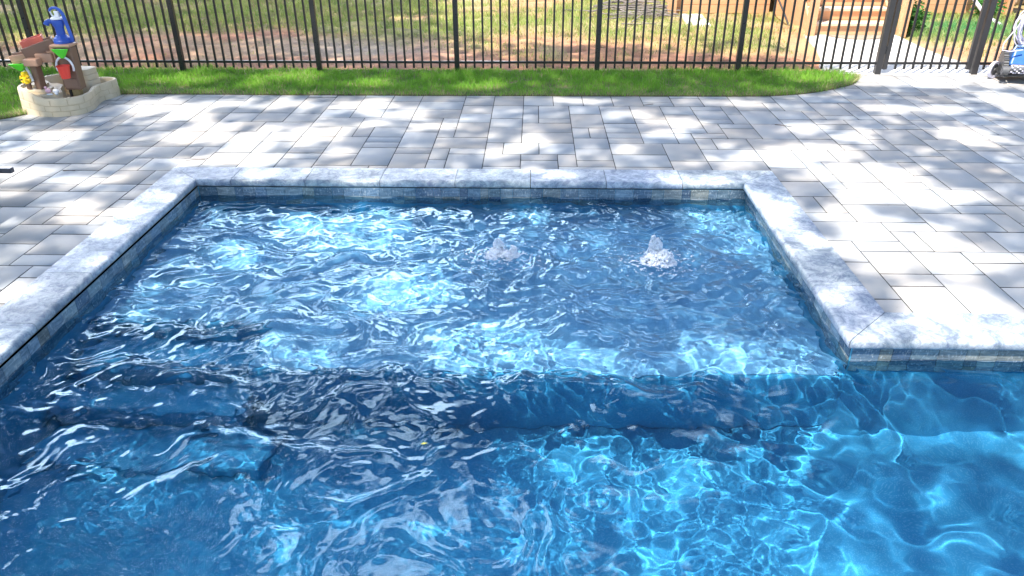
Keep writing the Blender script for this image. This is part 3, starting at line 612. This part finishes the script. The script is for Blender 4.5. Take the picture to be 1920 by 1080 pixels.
# left funnel with the yellow water wheel
part(wedge(-5.37, 7.98, .51, .085, .07, .09), 'green_funnel', MT['green_plastic'], toy, bevel=.004)
part(MB().tube([W(-5.33, 7.98, .47), W(-5.305, 7.97, .43), W(-5.285, 7.965, .33)], .014, 8), 'white_tube', MT['white_plastic'], toy, smooth=60)
b = MB()
for k in range(6):
    a = k * pi / 3 + .3; c = W(-5.345, 7.95, .36); M_ = Matrix.Translation(c) @ Matrix.Rotation(a, 4, 'Y'); b.box((.008, -.022, -.006), (.05, .022, .006), M_); b.box((.044, -.022, -.018), (.052, .022, .018), M_)
b.tube([W(-5.345, 7.92, .36), W(-5.345, 7.98, .36)], .016, 12); 
part(b, 'yellow_water_wheel', MT['yellow_plastic'], toy, bevel=.002)
part(MB().lathe([(.02, -.065), (.032, -.05), (.022, -.01), (.03, .02), (.034, .05), (.02, .06)], 14, Matrix.Translation(W(-5.345, 7.955, .375))), 'wheel_housing', MT['yellow_plastic'], toy, smooth=40)
part(pbox(-5.365, -5.325, 7.95, 7.99, .245, .31), 'wheel_stand', MT['brown_plastic'], toy, bevel=.005)
# pump
PC = W(-4.945, 8.13); TM = Matrix.Translation(PC)
part(MB().lathe([(.088, .696), (.088, .72), (.08, .73), (.082, .742), (.074, .75), (.064, .755), (.054, .77), (.045, .775)], 28, TM), 'pump_base', MT['blue_plastic'], toy, smooth=35)
part(MB().lathe([(.043, .77), (.045, .85), (.05, .862), (.057, .875), (.058, .92), (.05, .93)], 28, TM), 'pump_body', MT['blue_plastic'], toy, smooth=35)
part(MB().tube([PC + Vector((-.045, 0, .905)), PC + Vector((-.085, -.01, .912)), PC + Vector((-.108, -.015, .90)), PC + Vector((-.118, -.016, .88))], [.024, .025, .027, .03], 12), 'pump_spout', MT['blue_plastic'], toy, smooth=50)
part(MB().lathe([(.06, .931), (.06, .945), (.05, .95)], 24, TM), 'pump_cap', MT['white_plastic'], toy, smooth=35)
part(MB().box(PC + Vector((-.01, -.012, .951)), PC + Vector((.035, .012, 1.01))).box(PC + Vector((-.045, -.01, .951)), PC + Vector((-.011, .01, .965))), 'pump_pivot', MT['white_plastic'], toy, bevel=.003)
arc = [PC + Vector(p) for p in ((-.058, 0, 1.01), (-.045, 0, 1.03), (-.015, 0, 1.042), (.02, 0, 1.04), (.052, 0, 1.02), (.072, 0, .985), (.08, 0, .94), (.088, 0, .87), (.098, 0, .80), (.105, 0, .745), (.102, 0, .715), (.08, 0, .705))]
part(MB().tube(arc, [.011, .013, .014, .015, .016, .017, .018, .018, .018, .018, .02, .014], 10), 'pump_handle', MT['blue_plastic'], toy, smooth=60)
part(MB().tube([PC + Vector((-.055, 0, 1.01)), PC + Vector((-.035, 0, .95))], .008, 8), 'pump_rod', MT['white_plastic'], toy, smooth=60)
# small bath toy on the terrace
bt = thing('bath_toy', 'small pink and white bath toy lying on the rim of the water toy', 'toy', (-5.13, 7.93, .21))
b = MB(); blob(b, (0, 0, .03), .035, (1, .8, .85)); blob(b, (-.02, 0, .062), .016); part(b, 'body', plain('pink_plastic', (.72, .45, .55), .4), bt, smooth=80)
b = MB(); blob(b, (.07, .02, .02), .035, (1.1, .8, .8)); blob(b, (.095, -.02, .005), .02); blob(b, (.03, -.035, .0), .022, (1.8, 1, .5)); part(b, 'flower', MT['white_plastic'], bt, smooth=80)
# ---------------------------------------------------------------- pool robot, caddy and cable
ca = thing('robot_caddy', 'upright wheeled caddy holding the pool robot beside the gate', 'cart', (5.87, 9.64, 0))
MRU = plain('black_rubber', (.03, .03, .03), .6); MGY = plain('grey_plastic', (.11, .11, .115), .45); MRB = plain('robot_blue', (.03, .13, .42), .35, .08, 8); MLB = plain('pale_blue_plastic', (.35, .48, .66), .4); MWP = plain('white_lilac_plastic', (.62, .60, .72), .45)
def wheel(cx, cy, R_, yaw):
    M_ = Matrix.Translation((cx, cy, R_)) @ Matrix.Rotation(yaw, 4, 'Z') @ Matrix.Rotation(pi / 2, 4, 'X'); o = part(MB().lathe([(R_ * .70, -.016), (R_ * .97, -.018), (R_, -.010), (R_, .010), (R_ * .97, .018), (R_ * .70, .016), (R_ * .70, -.016)], 36, M_, close=False), 'wheel', MWP, ca, smooth=40)
    b = MB().lathe([(.02, -.022), (.02, .022)], 14, M_)
    for k in range(5): b.box((.015, -.011, -.007), (R_ * .72, .011, .007), M_ @ Matrix.Rotation(k * 2 * pi / 5 + .3, 4, 'Z'))
    b.lathe([(R_ * .5, -.006), (R_ * .71, -.006), (R_ * .71, .006), (R_ * .5, .006), (R_ * .5, -.006)], 30, M_, close=False); part(b, 'spokes', MGY, o)
wheel(-.20, .03, .104, .55); wheel(.46, .22, .104, .55)
b = MB().tube([(-.22, .03, .092), (.41, .21, .092)], .012, 8); part(b, 'axle', MGY, ca)
part(MB().tube([(.02, .12, .10), (.03, .14, .55), (.04, .16, 1.02)], .014, 10), 'pole', MGY, ca, smooth=60)
part(MB().tube([(-.10, .12, .92), (-.06, .13, 1.02), (.04, .16, 1.04), (.14, .19, 1.02), (.18, .2, .92)], .015, 10), 'handle', MRU, ca, smooth=60)
part(MB().box((-.16, -.06, .045), (.36, .12, .065), Matrix.Rotation(.29, 4, 'Z')), 'tray', MGY, ca, bevel=.004)
ro = thing('pool_cleaning_robot', 'blue pool cleaning robot with ribbed black tracks resting on its caddy', 'pool robot', (5.85, 9.55, .066), -.30)
M_ = Matrix.Rotation(-.30, 4, 'X')
b = MB().add([M_ @ Vector(p) for p in ((-.11, -.17, .09), (.24, -.17, .09), (.24, .16, .09), (-.11, .16, .09), (-.07, -.12, .30), (.20, -.12, .30), (.20, .12, .31), (-.07, .12, .31))], [(0, 3, 2, 1), (4, 5, 6, 7), (0, 1, 5, 4), (1, 2, 6, 5), (2, 3, 7, 6), (3, 0, 4, 7)])
part(b, 'body', MRB, ro, bevel=.025, seg=3)
part(MB().box((-.03, -.10, .302), (.16, .09, .322), M_), 'top_window', MLB, ro, bevel=.008)
part(MB().tube([M_ @ Vector(p) for p in ((-.085, -.135, .27), (-.06, -.12, .325), (.19, -.12, .325), (.215, -.135, .27))], .012, 8), 'grip', MLB, ro, smooth=50)
part(MB().box((-.09, -.21, .035), (.22, -.12, .10), M_), 'chassis', plain('tan_chassis', (.22, .17, .13), .5), ro, bevel=.01)
def track(x0, x1):
    pr = [(-.19, .05), (-.17, .02), (-.10, .01), (.12, .01), (.18, .03), (.19, .08), (.13, .20), (.06, .27), (-.02, .28), (-.10, .22), (-.17, .12)]
    P2 = cat(pr, 5, True); n = len(P2); b = MB(); vs = [M_ @ Vector((x, y, z)) for x in (x0, x1) for y, z in P2]; b.add(vs, [tuple(range(n)), tuple(range(n, 2 * n))[::-1]] + [(k, k + n, (k + 1) % n + n, (k + 1) % n) for k in range(n)])
    t = part(b, 'track', MGY, ro, smooth=40); b = MB()
    for k in range(0, n, 2):
        y, z = P2[k]; y2, z2 = P2[(k + 1) % n]; c = Vector((0, (y + y2) / 2, (z + z2) / 2)); a = math.atan2(z2 - z, y2 - y); b.box((x0 - .003, -.006, -.001), (x1 + .003, .006, .009), M_ @ Matrix.Translation(c) @ Matrix.Rotation(a + pi, 4, 'X'))
    part(b, 'track_ribs', MRU, t)
    for yy in (-.11, .11): part(MB().tube([M_ @ Vector((x0 - .014, yy, .075)), M_ @ Vector((x0 - .001, yy, .075))], .042, 18), 'roller', MRU, t, smooth=40)
track(-.165, -.115); track(.245, .295)
for y in (-.23,):
    b = MB().tube([M_ @ Vector((-.12, y, .04)), M_ @ Vector((.25, y, .04))], .034, 16); part(b, 'brush', MGY, ro, smooth=40)
    b = MB(); 
    for k in range(12):
        for a in range(5): b.box((-.10 + .028 * k, -.006, .033), (-.084 + .028 * k, .006, .048), M_ @ Matrix.Translation((0, y, .04)) @ Matrix.Rotation(a * 2 * pi / 5 + k * .5, 4, 'X'))
    part(b, 'brush_fins', MWP, ro)
b = MB().tube([M_ @ Vector((-.19, -.24, .02)), M_ @ Vector((-.12, -.24, .02))], .05, 18); part(b, 'side_guard', MGY, ro, smooth=40)
r = random.Random(4); b = MB(); cc = Vector((5.90, 9.62, .60)); pts = []
for k in range(170):
    a = k * 2 * pi / 17; q = 1 + .16 * sin(k * .37) + .08 * sin(k * 1.3); pts.append((cc.x + .15 * q * cos(a) + .03 * sin(k * .11), cc.y - .03 + .05 * sin(k * .21) + .03 * cos(a), cc.z + .20 * q * sin(a) - .03 * sin(k * .17)))
b.tube(pts, .0075, 6)
tag(b.build('power_cable', MWP, smooth=60), 'pale coiled cable hanging over the robot caddy handle', 'cable')
tail = cat([(0, 0)], 1) if False else None
b = MB().tube([(5.80, 9.62, .66), (5.70, 9.58, .54), (5.62, 9.54, .44), (5.60, 9.5, .37), (5.68, 9.47, .36), (5.82, 9.46, .38)], .0075, 6)
tag(b.build('power_cable', MWP, smooth=60), 'loose cable end looping down onto the blue robot', 'cable')
# ---------------------------------------------------------------- wooden deck, stairs, house
def wood(name, a, b_):
    m = Mat(name); p = m.pos(); n = m.noise(4, 6, .6, vec=p, scale=(1, 6, 9)); n2 = m.noise(2, 3, vec=p); c = m.mix(m.ramp(n, (.3, 0), (.7, 1)), a, b_); c = m.mix(m.math('MULTIPLY', n2, .5), c, tuple(x * .8 for x in a)); c = m.mix(m.ramp(m.vor(5, vec=p, scale=(1, 1, 3)), (.03, .7), (.05, 0)), c, (.22, .10, .04))
    return m.bsdf(c, .7, m.bump(n, .2, .004))
MWD = wood('cedar_boards', (.62, .32, .16), (.74, .44, .25)); MW2 = wood('pale_treads', (.68, .48, .32), (.76, .56, .40))
dk = thing('wooden_deck', 'orange stained wooden deck with horizontal skirt boards behind the lawn', 'deck', (5.5, 15.5, 0))
def D(t, x0, x1, y0, y1, z0, z1, nm, mt, bev=.004, par=None): return part(lbox(t, x0, x1, y0, y1, z0, z1), nm, mt, par or t, bevel=bev)
for k in range(7):
    D(dk, 2.66, 4.22, 14.50, 14.53, .03 + .148 * k, .03 + .148 * k + .142, 'skirt_board', MWD); D(dk, 5.84, 8.35, 14.50, 14.53, .03 + .148 * k, .03 + .148 * k + .142, 'skirt_board', MWD)
D(dk, 2.40, 2.55, 14.42, 14.56, -.05, 1.9, 'post', MWD); D(dk, 8.36, 8.48, 14.42, 14.54, -.05, 1.9, 'post', MWD)
D(dk, 2.56, 2.65, 14.56, 18.9, -.05, 1.04, 'side_skirt', MWD); D(dk, 2.45, 8.45, 14.42, 18.9, 1.075, 1.11, 'deck_boards', MW2)
for x0, x1 in ((2.56, 4.2), (5.85, 8.35)):
    D(dk, x0, x1, 14.45, 14.49, 1.95, 2.04, 'railing', MWD)
st = thing('wooden_stairs', 'orange wooden stairs with pale treads rising from the concrete path to the deck', 'stairs', (5.03, 13.3, 0))
RZ, RT = .178, .29
for k in range(6):
    y = 12.56 + RT * k; z = RZ * (k + 1)
    D(st, 4.42, 5.62, y, y + .022, z - RZ + .004, z - .042, 'riser', MWD)
    if k < 5: D(st, 4.40, 5.64, y - .035, y + RT - .003, z - .040, z, 'tread', MW2, .006)
for x in (4.37, 5.67):
    b = MB(); l = st.location; vs = [(12.60, 0), (14.35, 0), (14.35, 1.07), (14.2, 1.07), (12.60, .12)]
    b.add([(x - .02 - l.x, y - l.y, z) for y, z in vs] + [(x + .02 - l.x, y - l.y, z) for y, z in vs], [(0, 1, 2, 3, 4)[::-1], (5, 6, 7, 8, 9)] + [(i, (i + 1) % 5, 5 + (i + 1) % 5, 5 + i) for i in range(5)]); part(b, 'stringer', MWD, st)
for x in (4.325, 5.735):
    for y in (12.50, 14.25): D(st, x - .06, x + .06, y - .06, y + .06, -.02, 1.25 + (y > 13), 'newel_post', MWD, .006)
    b = MB(); l = st.location; b.tube([(x - l.x, 12.5 - l.y, 1.15), (x - l.x, 14.25 - l.y, 2.18)], .035, 6); part(b, 'handrail', MWD, st)
t = thing('drain_pipe', 'white curved pipe standing against the deck corner post', 'pipe', (7.6, 13.9, 0))
part(MB().tube([(0.0, .45, 1.3), (-.02, .42, .55), (.0, .2, .30), (.05, -.2, .10), (.10, -.6, .03)], .032, 10), 'tube', MWP, t, smooth=60)
b = MB().tube([(4.02, 14.4, .95), (4.08, 14.0, .55), (4.18, 13.5, .20), (4.22, 13.25, .02)], .016, 8); tag(b.build('garden_hose', MRU, smooth=60), 'black hose sloping down beside the left stair post', 'hose')
mm = plain('doormat_fibre', (.30, .24, .18), .95, .3, 40)
b = MB(); b.prism([(5.02 + .42 * cos(a), 12.47 + .33 * sin(a)) for a in np.linspace(pi, 2 * pi, 20)], .006, .02); tag(b.build('doormat', mm), 'grey brown half round doormat at the foot of the stairs', 'doormat')
MSL = plain('white_concrete', (.78, .78, .77), .8, .05, 4)
b = MB(); b.prism([(2.56, 13.3), (2.93, 13.2), (2.98, 14.3), (2.60, 14.35)], .0, .05); tag(b.build('splash_block', MSL, bevel=.01), 'flat white concrete slab on the lawn by the deck corner', 'slab')
r = random.Random(9); b = MB()
for k in range(130):
    cx = r.gauss(1.95, .42); cy = r.gauss(14.75, .7); a = r.gauss(.1, .5); l = r.uniform(.15, .6); z = r.uniform(.03, .14)
    if cx > 2.38 - 0 or cy < 13.6 and abs(cx - 1.95) > .4: continue
    b.tube([(cx - l * cos(a), cy - l * sin(a), z), (cx, cy + r.uniform(-.04, .04), z + r.uniform(-.02, .05)), (cx + l * cos(a), cy + l * sin(a), z + r.uniform(-.02, .02))], [.011, .010, .005], 5)
tag(b.build('brush_pile', plain('dead_twigs', (.22, .19, .18), .9, .3)), 'heap of grey dead twigs on the lawn left of the deck', 'twig pile')
def leafquads(c, ns, size, r_, up=.6):
    n = len(c); a = r_.uniform(0, 2 * pi, n); t = np.stack([np.cos(a), np.sin(a), r_.uniform(-up, up, n)], 1); t /= np.linalg.norm(t, axis=1)[:, None]
    q = r_.standard_normal((n, 3)); q[:, 2] *= .5; s = np.cross(t, q); s /= np.linalg.norm(s, axis=1)[:, None]; L_ = size * r_.uniform(.6, 1.2, n)[:, None]
    V = np.stack([c - t * L_, c + s * L_ * .5, c + t * L_, c - s * L_ * .5], 1).reshape(-1, 3); F_ = np.arange(n * 4).reshape(n, 4); return V, F_
def shrub(name, label, x, y, R_, H, col, n=900, size=.035):
    t = thing(name, label, 'shrub', (x, y, 0)); r_ = np.random.default_rng(int(x * 100)); u = r_.standard_normal((n, 3)); u /= np.linalg.norm(u, axis=1)[:, None]
    c = u * (r_.uniform(.2, 1, n) ** .5)[:, None] * np.array([R_, R_, H / 2]); c *= (1 + .25 * np.sin(u[:, :1] * 5 + u[:, 1:2] * 4)); c[:, 2] += H / 2 + .03
    V, F_ = leafquads(c, None, size, r_); cl = np.array(col) * r_.uniform(.6, 1.3, (n, 1)); npmesh('foliage', V, F_, MGB, t, tint=np.repeat(cl, 4, 0))
    b = MB()
    for k in range(5): a = k * 1.3; b.tube([(0, 0, 0), (.4 * R_ * cos(a), .4 * R_ * sin(a), H * .5)], [.012, .005], 5)
    part(b, 'stem', plain('bark_stem', (.12, .08, .05), .9), t)
shrub('shrub', 'small dark green shrub beside the right stair post', 5.95, 12.75, .22, .42, (.06, .20, .04))
shrub('shrub', 'leafy green shrub by the white pipe at the deck corner', 7.85, 14.1, .24, .36, (.08, .26, .05))
b = MB(); blob(b, (9.25, 15.7, .16), .26, (1.1, .8, .8)); blob(b, (9.0, 15.5, .10), .16); blob(b, (9.5, 15.5, .08), .14); tag(b.build('rock', plain('tan_rock', (.40, .28, .18), .9, .3, 6), bevel=.03), 'tan rock on the lawn at the upper right corner', 'rock')
# house and far trees that the water reflects
ms = Mat('clapboard'); z = ms.n('ShaderNodeSeparateXYZ', {0: ms.pos()}).outputs[2]; ln = ms.math('FRACT', ms.math('DIVIDE', z, .16)); ms.bsdf(ms.mix(ms.ramp(ln, (.03, 1), (.07, 0)), (.42, .27, .18), (.18, .12, .09)), .7)
ho = thing('house', 'tan sided house with white windows behind the deck', 'house', (6, 22, 0))
D(ho, -.5, 12.5, 19.0, 26.0, -.05, 5.4, 'wall', ms.m, 0)
b = MB(); b.add([(-7, -3.4, 5.41), (7, -3.4, 5.41), (7, 4.4, 5.41), (-7, 4.4, 5.41), (-7, .5, 7.6), (7, .5, 7.6)], [(0, 1, 5, 4), (2, 3, 4, 5), (0, 4, 3), (1, 2, 5), (0, 3, 2, 1)]); part(b, 'roof', plain('roof_shingle', (.08, .07, .065), .9, .3), ho)
MGLS = plain('window_glass', (.05, .07, .09), .08)
for x in (.6, 3.0, 9.2, 11.4):
    for z in (1.5, 3.9):
        o = D(ho, x - .55, x + .55, 18.95, 18.998, z, z + 1.2, 'window', MSL, .004); D(ho, x - .48, x + .48, 18.93, 18.948, z + .07, z + 1.13, 'pane', MGLS, 0, o)
# ---------------------------------------------------------------- lounge chair at the left edge
lc = thing('lounge_chair', 'dark metal lounge chair whose frame tip enters at the left edge', 'chair', (-4.8, 5.0, 0)); MDK = plain('bronze_metal', (.05, .055, .07), .3)
for y in (4.62, 5.30): D(lc, -5.9, -3.875, y - .022, y + .022, .285, .325, 'frame_rail', MDK, .005)
for x in (-5.7, -4.18):
    for y in (4.64, 5.28): part(MB().tube([(x + 4.8, y - 5, .004), (x + 4.8, y - 5, .284)], .014, 10), 'leg', MDK, lc, smooth=60)
D(lc, -5.85, -3.98, 4.645, 5.275, .306, .314, 'sling_seat', plain('sling_fabric', (.25, .30, .36), .8), 0)
b = MB(); Mx = Matrix.Translation((-1.05, 0, .32)) @ Matrix.Rotation(.75, 4, 'Y'); b.box((-.62, -.34, .0), (0, .26, .012), Mx); part(b, 'backrest', MDK, lc)
# ---------------------------------------------------------------- little litter
MTW = plain('twig_brown', (.08, .05, .03), .9)
for (x, y, a, l, lab) in ((-3.98, 6.12, .1, .05, 'tiny dark twig on the pavers near the lounge chair'), (-3.0, 6.42, .12, .085, 'thin straight twig on the pavers behind the left coping corner'), (2.52, 7.56, -.5, .09, 'thin twig on shaded pavers right of the pool'), (1.27, 8.35, .4, .06, 'short twig on the pavers near the grass strip')):
    o = MB().tube([(-l, 0, .0055), (0, .006, .0065), (l, 0, .0055)], .003, 5).build('twig', MTW); o.location = (x, y, .001); o.rotation_euler.z = a; tag(o, lab, 'twig')
MYL = plain('yellow_leaf', (.34, .40, .08), .5); 
for (x, y, a, lab) in ((-.50, 2.80, .3, 'small yellow green leaf floating in the deep water near the centre'),):
    z = float(WZ + water_h(np.array([x]), np.array([y]))[0]) + .003
    o = MB().add([(-.018, 0, 0), (0, .007, .002), (.018, 0, 0), (0, -.007, .002)], [(0, 3, 2), (0, 2, 1)]).build('leaf', MYL); o.location = (x, y, z); o.rotation_euler.z = a; tag(o, lab, 'leaf')
# ---------------------------------------------------------------- shade trees (out of view; crown gaps shaped to throw the sun patches of LIT)
LIT = [(-4.66, 7.05, 0.31, 0.3), (-3.68, 7.9, 0.28, 0.31), (-3.25, 7.25, 0.34, 0.35), (-2.63, 6.98, 0.25, 0.46), (-2.15, 7.26, 0.32, 0.32), (-1.81, 8.24, 0.38, 0.26), (-1.39, 7.99, 0.28, 0.25), (-2.69, 8.34, 0.3, 0.22), (-2.95, 6.4, 0.29, 0.14), (-2.47, 6.45, 0.24, 0.17), (-4.72, 6.41, 0.19, 0.17), (-4.11, 8.21, 0.35, 0.31), (-0.31, 6.71, 0.2, 0.18), (-4.37, 6.07, 0.25, 0.18), (-3.72, 5.89, 0.36, 0.12), (-4.2, 5.61, 0.12, 0.09), (-3.5, 5.37, 0.19, 0.13), (-3.8, 5.02, 0.11, 0.09), (-3.38, 5.09, 0.16, 0.08), (-3.1, 5.22, 0.18, 0.16), (-2.81, 4.41, 0.12, 0.08), (-2.79, 3.35, 0.1, 0.08), (-2.91, 5.51, 0.13, 0.1), (-3.16, 3.98, 0.15, 0.15), (-3.08, 4.92, 0.17, 0.11), (-3.44, 8.33, 0.24, 0.18), (2.81, 6.12, 0.49, 0.39), (2.99, 5.74, 0.46, 0.26), (2.36, 5.23, 0.23, 0.3), (2.52, 4.7, 0.39, 0.38), (4.19, 7.29, 0.28, 0.28), (4.36, 8.22, 0.34, 0.17), (5.28, 8.54, 0.29, 0.45), (4.46, 9.57, 1.17, 0.34), (2.92, 4.57, 0.21, 0.2), (2.46, 4.02, 0.35, 0.17), (2.39, 3.68, 0.33, 0.08), (5.56, 9.59, 0.58, 0.39), (1.02, 7.97, 0.28, 0.16), (1.47, 7.68, 0.27, 0.19), (1.33, 7.27, 0.21, 0.16), (2.15, 6.59, 0.43, 0.26), (2.58, 6.76, 0.44, 0.28), (2.75, 7.51, 0.26, 0.18), (2.36, 8.41, 0.23, 0.13), (3.1, 7.25, 0.21, 0.16), (3.92, 8.26, 0.34, 0.19), (2.74, 6.13, 0.44, 0.23), (-0.04, 7.02, 0.2, 0.23), (1.41, 6.4, 0.14, 0.08), (1.22, 6.0, 0.15, 0.1), (0.21, 6.11, 0.16, 0.1), (1.82, 5.33, 0.11, 0.36), (1.93, 4.84, 0.11, 0.18), (-2.3, 6.06, 0.18, 0.08), (-0.03, 6.21, 0.14, 0.08), (1.79, 4.0, 0.08, 0.08), (-5.4, 7.97, 0.23, 0.21), (-0.97, 7.52, 0.27, 0.13), (-1.63, 7.59, 0.16, 0.13), (0.6, 8.5, 0.3, 0.11), (-1.75, 6.68, 0.15, 0.15), (0.89, 6.81, 0.12, 0.16), (-4.29, 9.39, 0.46, 0.25), (-3.09, 9.61, 0.4, 0.29), (-3.36, 9.18, 0.19, 0.16), (-0.63, 9.09, 0.38, 0.16), (-1.94, 9.26, 0.26, 0.21), (3.52, 9.7, 0.46, 0.34), (-5.51, 9.17, 0.2, 0.37), (-7.95, 12.79, 0.35, 0.97), (-1.49, 5.43, 0.25, 0.36), (-0.9, 4.4, 0.27, 0.23), (-0.49, 3.79, 0.23, 0.23), (-0.15, 5.69, 0.17, 0.15), (1.43, 5.8, 0.22, 0.28), (1.56, 5.34, 0.25, 0.34), (1.62, 4.79, 0.11, 0.21), (-1.99, 5.46, 0.22, 0.21), (-2.27, 4.88, 0.16, 0.19), (-2.63, 4.08, 0.14, 0.13), (-1.66, 3.75, 0.1, 0.12), (-0.29, 3.58, 0.28, 0.2), (0.11, 3.44, 0.3, 0.24), (-0.32, 2.99, 0.22, 0.25), (0.47, 3.08, 0.25, 0.25), (0.97, 3.21, 0.28, 0.27), (1.37, 2.99, 0.33, 0.2), (1.73, 2.75, 0.34, 0.22), (0.95, 2.76, 0.26, 0.19), (1.71, 3.33, 0.16, 0.14), (2.46, 3.71, 0.37, 0.26), (2.46, 3.18, 0.18, 0.26), (-2.0, 2.73, 0.27, 0.3), (-2.7, 2.87, 0.24, 0.14), (-1.57, 2.45, 0.22, 0.13), (-0.44, 2.56, 0.23, 0.17), (0.53, 2.54, 0.22, 0.14), (-1.38, 3.59, 0.14, 0.1), (2.08, 2.6, 0.22, 0.21), (-2.89, 2.47, 0.14, 0.1), (.35,2.95,.75,.6), (1.0,3.0,.8,.5), (.9,2.5,.8,.4), (1.9,3.0,.5,.6), (2.6,2.9,.5,.6), (-1.9,2.7,.5,.35), (-1.3,2.45,.4,.3), (0,2.45,.5,.3), (1.7,2.3,.5,.4), (-.2,3.6,.45,.3), (-.95,4.45,.35,.3), (-1.5,5.4,.4,.4), (1.45,5.5,.35,.45), (.2,3.25,.6,.4), (1.2,3.35,.6,.4), (.6,2.8,.9,.6), (-2.2,2.4,.5,.35), (-.9,2.3,.4,.3), (1.0,2.2,.8,.3), (-.30,4.70,.07,.06), (.80,4.64,.07,.06)]
def lit(x, y):
    v = np.zeros(x.shape); wob = .55 * nf(NF2, x * 1.6, y * 1.6) + .16 * nf(NF2, x * 5, y * 5)
    for (a, b_, rx_, ry_) in LIT:
        e = ((x - a) / (rx_ * 1.05)) ** 2 + ((y - b_) / (ry_ * 1.08)) ** 2; v = np.maximum(v, np.where(e < 2.5, 1.25 - .8 * e, 0))
    base = -.64 + .38 * nf(NF2, x * .9, y * .9)                              # stray gaps
    base = base + 1.5 * sstep(10.2, 10.9, y) * sstep(-2.2, -.6, x) * (1 - np.exp(-((x - .7) / 1.7) ** 2 - ((y - 11.0 + .1 * x) / .55) ** 2))
    base = base + 2.0 * sstep(3.6, 4.2, x) * sstep(9.3, 9.6, y) + .9 * sstep(12.2, 13.6, y) * sstep(-3.5, -1, x) + .2 * sstep(12.5, 14.5, y) * sstep(-5, -2, x) + .45 * np.exp(-((x - 2.9) / .75) ** 2 - ((y - 5.6) / .9) ** 2)
    out = ((x < -.72 * y - 1.2) | (x > .68 * y + 1.8) | (y < 1.2)); base = np.where(out, -.25 + .6 * nf(NF2, x * .8, y * .8), base)
    q = np.maximum(v, base) + wob * .42; part_ = sstep(1.1, 1.6, x) * (1 - sstep(3.0, 3.3, y)); return np.where(part_ > .5, np.clip(q + .1, .18, .37), q)
TR = [(-12.5, -3.0, 18.), (-2.0, -10.0, 19.), (-11, 9.5, 17.)]
md = Mat('canopy_leaf'); 
d1 = md.n('ShaderNodeBsdfPrincipled', {'Base Color': md.tint(), 'Roughness': .5}); md.t.links.new(d1.outputs[0], md.out.inputs['Surface'])
MBA = plain('bark', (.13, .10, .075), .95, .4, 6, bump=.8)
r_ = np.random.default_rng(31); N_ = 450000
gx_ = r_.uniform(-14, 14, N_); gy_ = r_.uniform(-5, 26, N_); hz = 12.0 + 3.0 * r_.random(N_) + .7 * nf(NF1, gx_, gy_)
keep = r_.random(N_) > sstep(.12, .62, lit(gx_, gy_))
keep &= (r_.random(N_) < np.where((gy_ > 12) & (gx_ > 0), .35, 1.0)) & ((gy_ < 19.5) | (gx_ < -1.5))
gx_, gy_, hz = gx_[keep], gy_[keep], hz[keep]; k_ = hz / SUN.z; lx_ = gx_ + SUN.x * k_; ly_ = gy_ + SUN.y * k_
own = np.argmin(np.stack([(lx_ - a) ** 2 + (ly_ - b_) ** 2 for a, b_, _ in TR]), 0)
names = ['tall broad shade tree beyond the left side of the pool', 'tall shade tree standing behind the viewer', 'shade tree at the left end of the back yard']
for ti, (tx, ty, th) in enumerate(TR):
    t = thing('shade_tree', names[ti], 'tree', (tx, ty, 0), 0, 'shade trees around the pool'); s = own == ti; c = np.stack([lx_[s] - tx, ly_[s] - ty, hz[s]], 1)
    V, F_ = leafquads(c, None, .098, r_, .3); cl = np.array([.07, .16, .03]) * r_.uniform(.6, 1.4, (len(c), 1)); npmesh('crown', V, F_, md.m, t, tint=np.repeat(cl, 4, 0))
    b = MB(); R_ = random.Random(ti); b.tube([(0, 0, -.1), (.1, .1, 4), (-.1, .2, 8), (.2, .1, th - 4)], [.34, .27, .2, .12], 12)
    for q in range(9):
        j = R_.randrange(len(c)); e = Vector(c[j]); 
        if e.xy.length > 9: e.xy = e.xy * (9 / e.xy.length)
        z0 = R_.uniform(7, 10.5); m_ = Vector((e.x * .45, e.y * .45, z0 + (e.z - z0) * .7)); b.tube([(0, .1, z0), m_, e], [.10, .06, .02], 7)
    part(b, 'trunk', MBA, t, smooth=60)
# far trees along the yard's end
for q, (tx, ty, R_, H) in enumerate(((-16, 33, 4.5, 10), (-7.5, 35, 5, 10), (17, 31, 5, 13), (-25, 24, 4, 11), (27, 34, 5, 12))):
    t = thing('background_tree', ['round tree far left beyond the yard', 'tall tree behind the yard left of the house', 'tree behind the yard right of the house', 'leftmost far tree at the side of the yard', 'rightmost far tree beyond the yard'][q], 'tree', (tx, ty, 0), 0, 'trees beyond the back yard')
    n = 5000; u = r_.standard_normal((n, 3)); u /= np.linalg.norm(u, axis=1)[:, None]; c = u * (r_.uniform(.3, 1, n) ** .5)[:, None] * np.array([R_, R_, H * .38]) * (1 + .25 * np.sin(u[:, :1] * 6 + q) * np.cos(u[:, 1:2] * 5)); c[:, 2] += H * .62
    V, F_ = leafquads(c, None, .26, r_); cl = np.array([.06, .14, .03]) * r_.uniform(.5, 1.4, (n, 1)); npmesh('crown', V, F_, md.m, t, tint=np.repeat(cl, 4, 0)); part(MB().tube([(0, 0, -.1), (.1, 0, H * .3), (0, .1, H * .8)], [.3, .22, .08], 10), 'trunk', MBA, t, smooth=60)
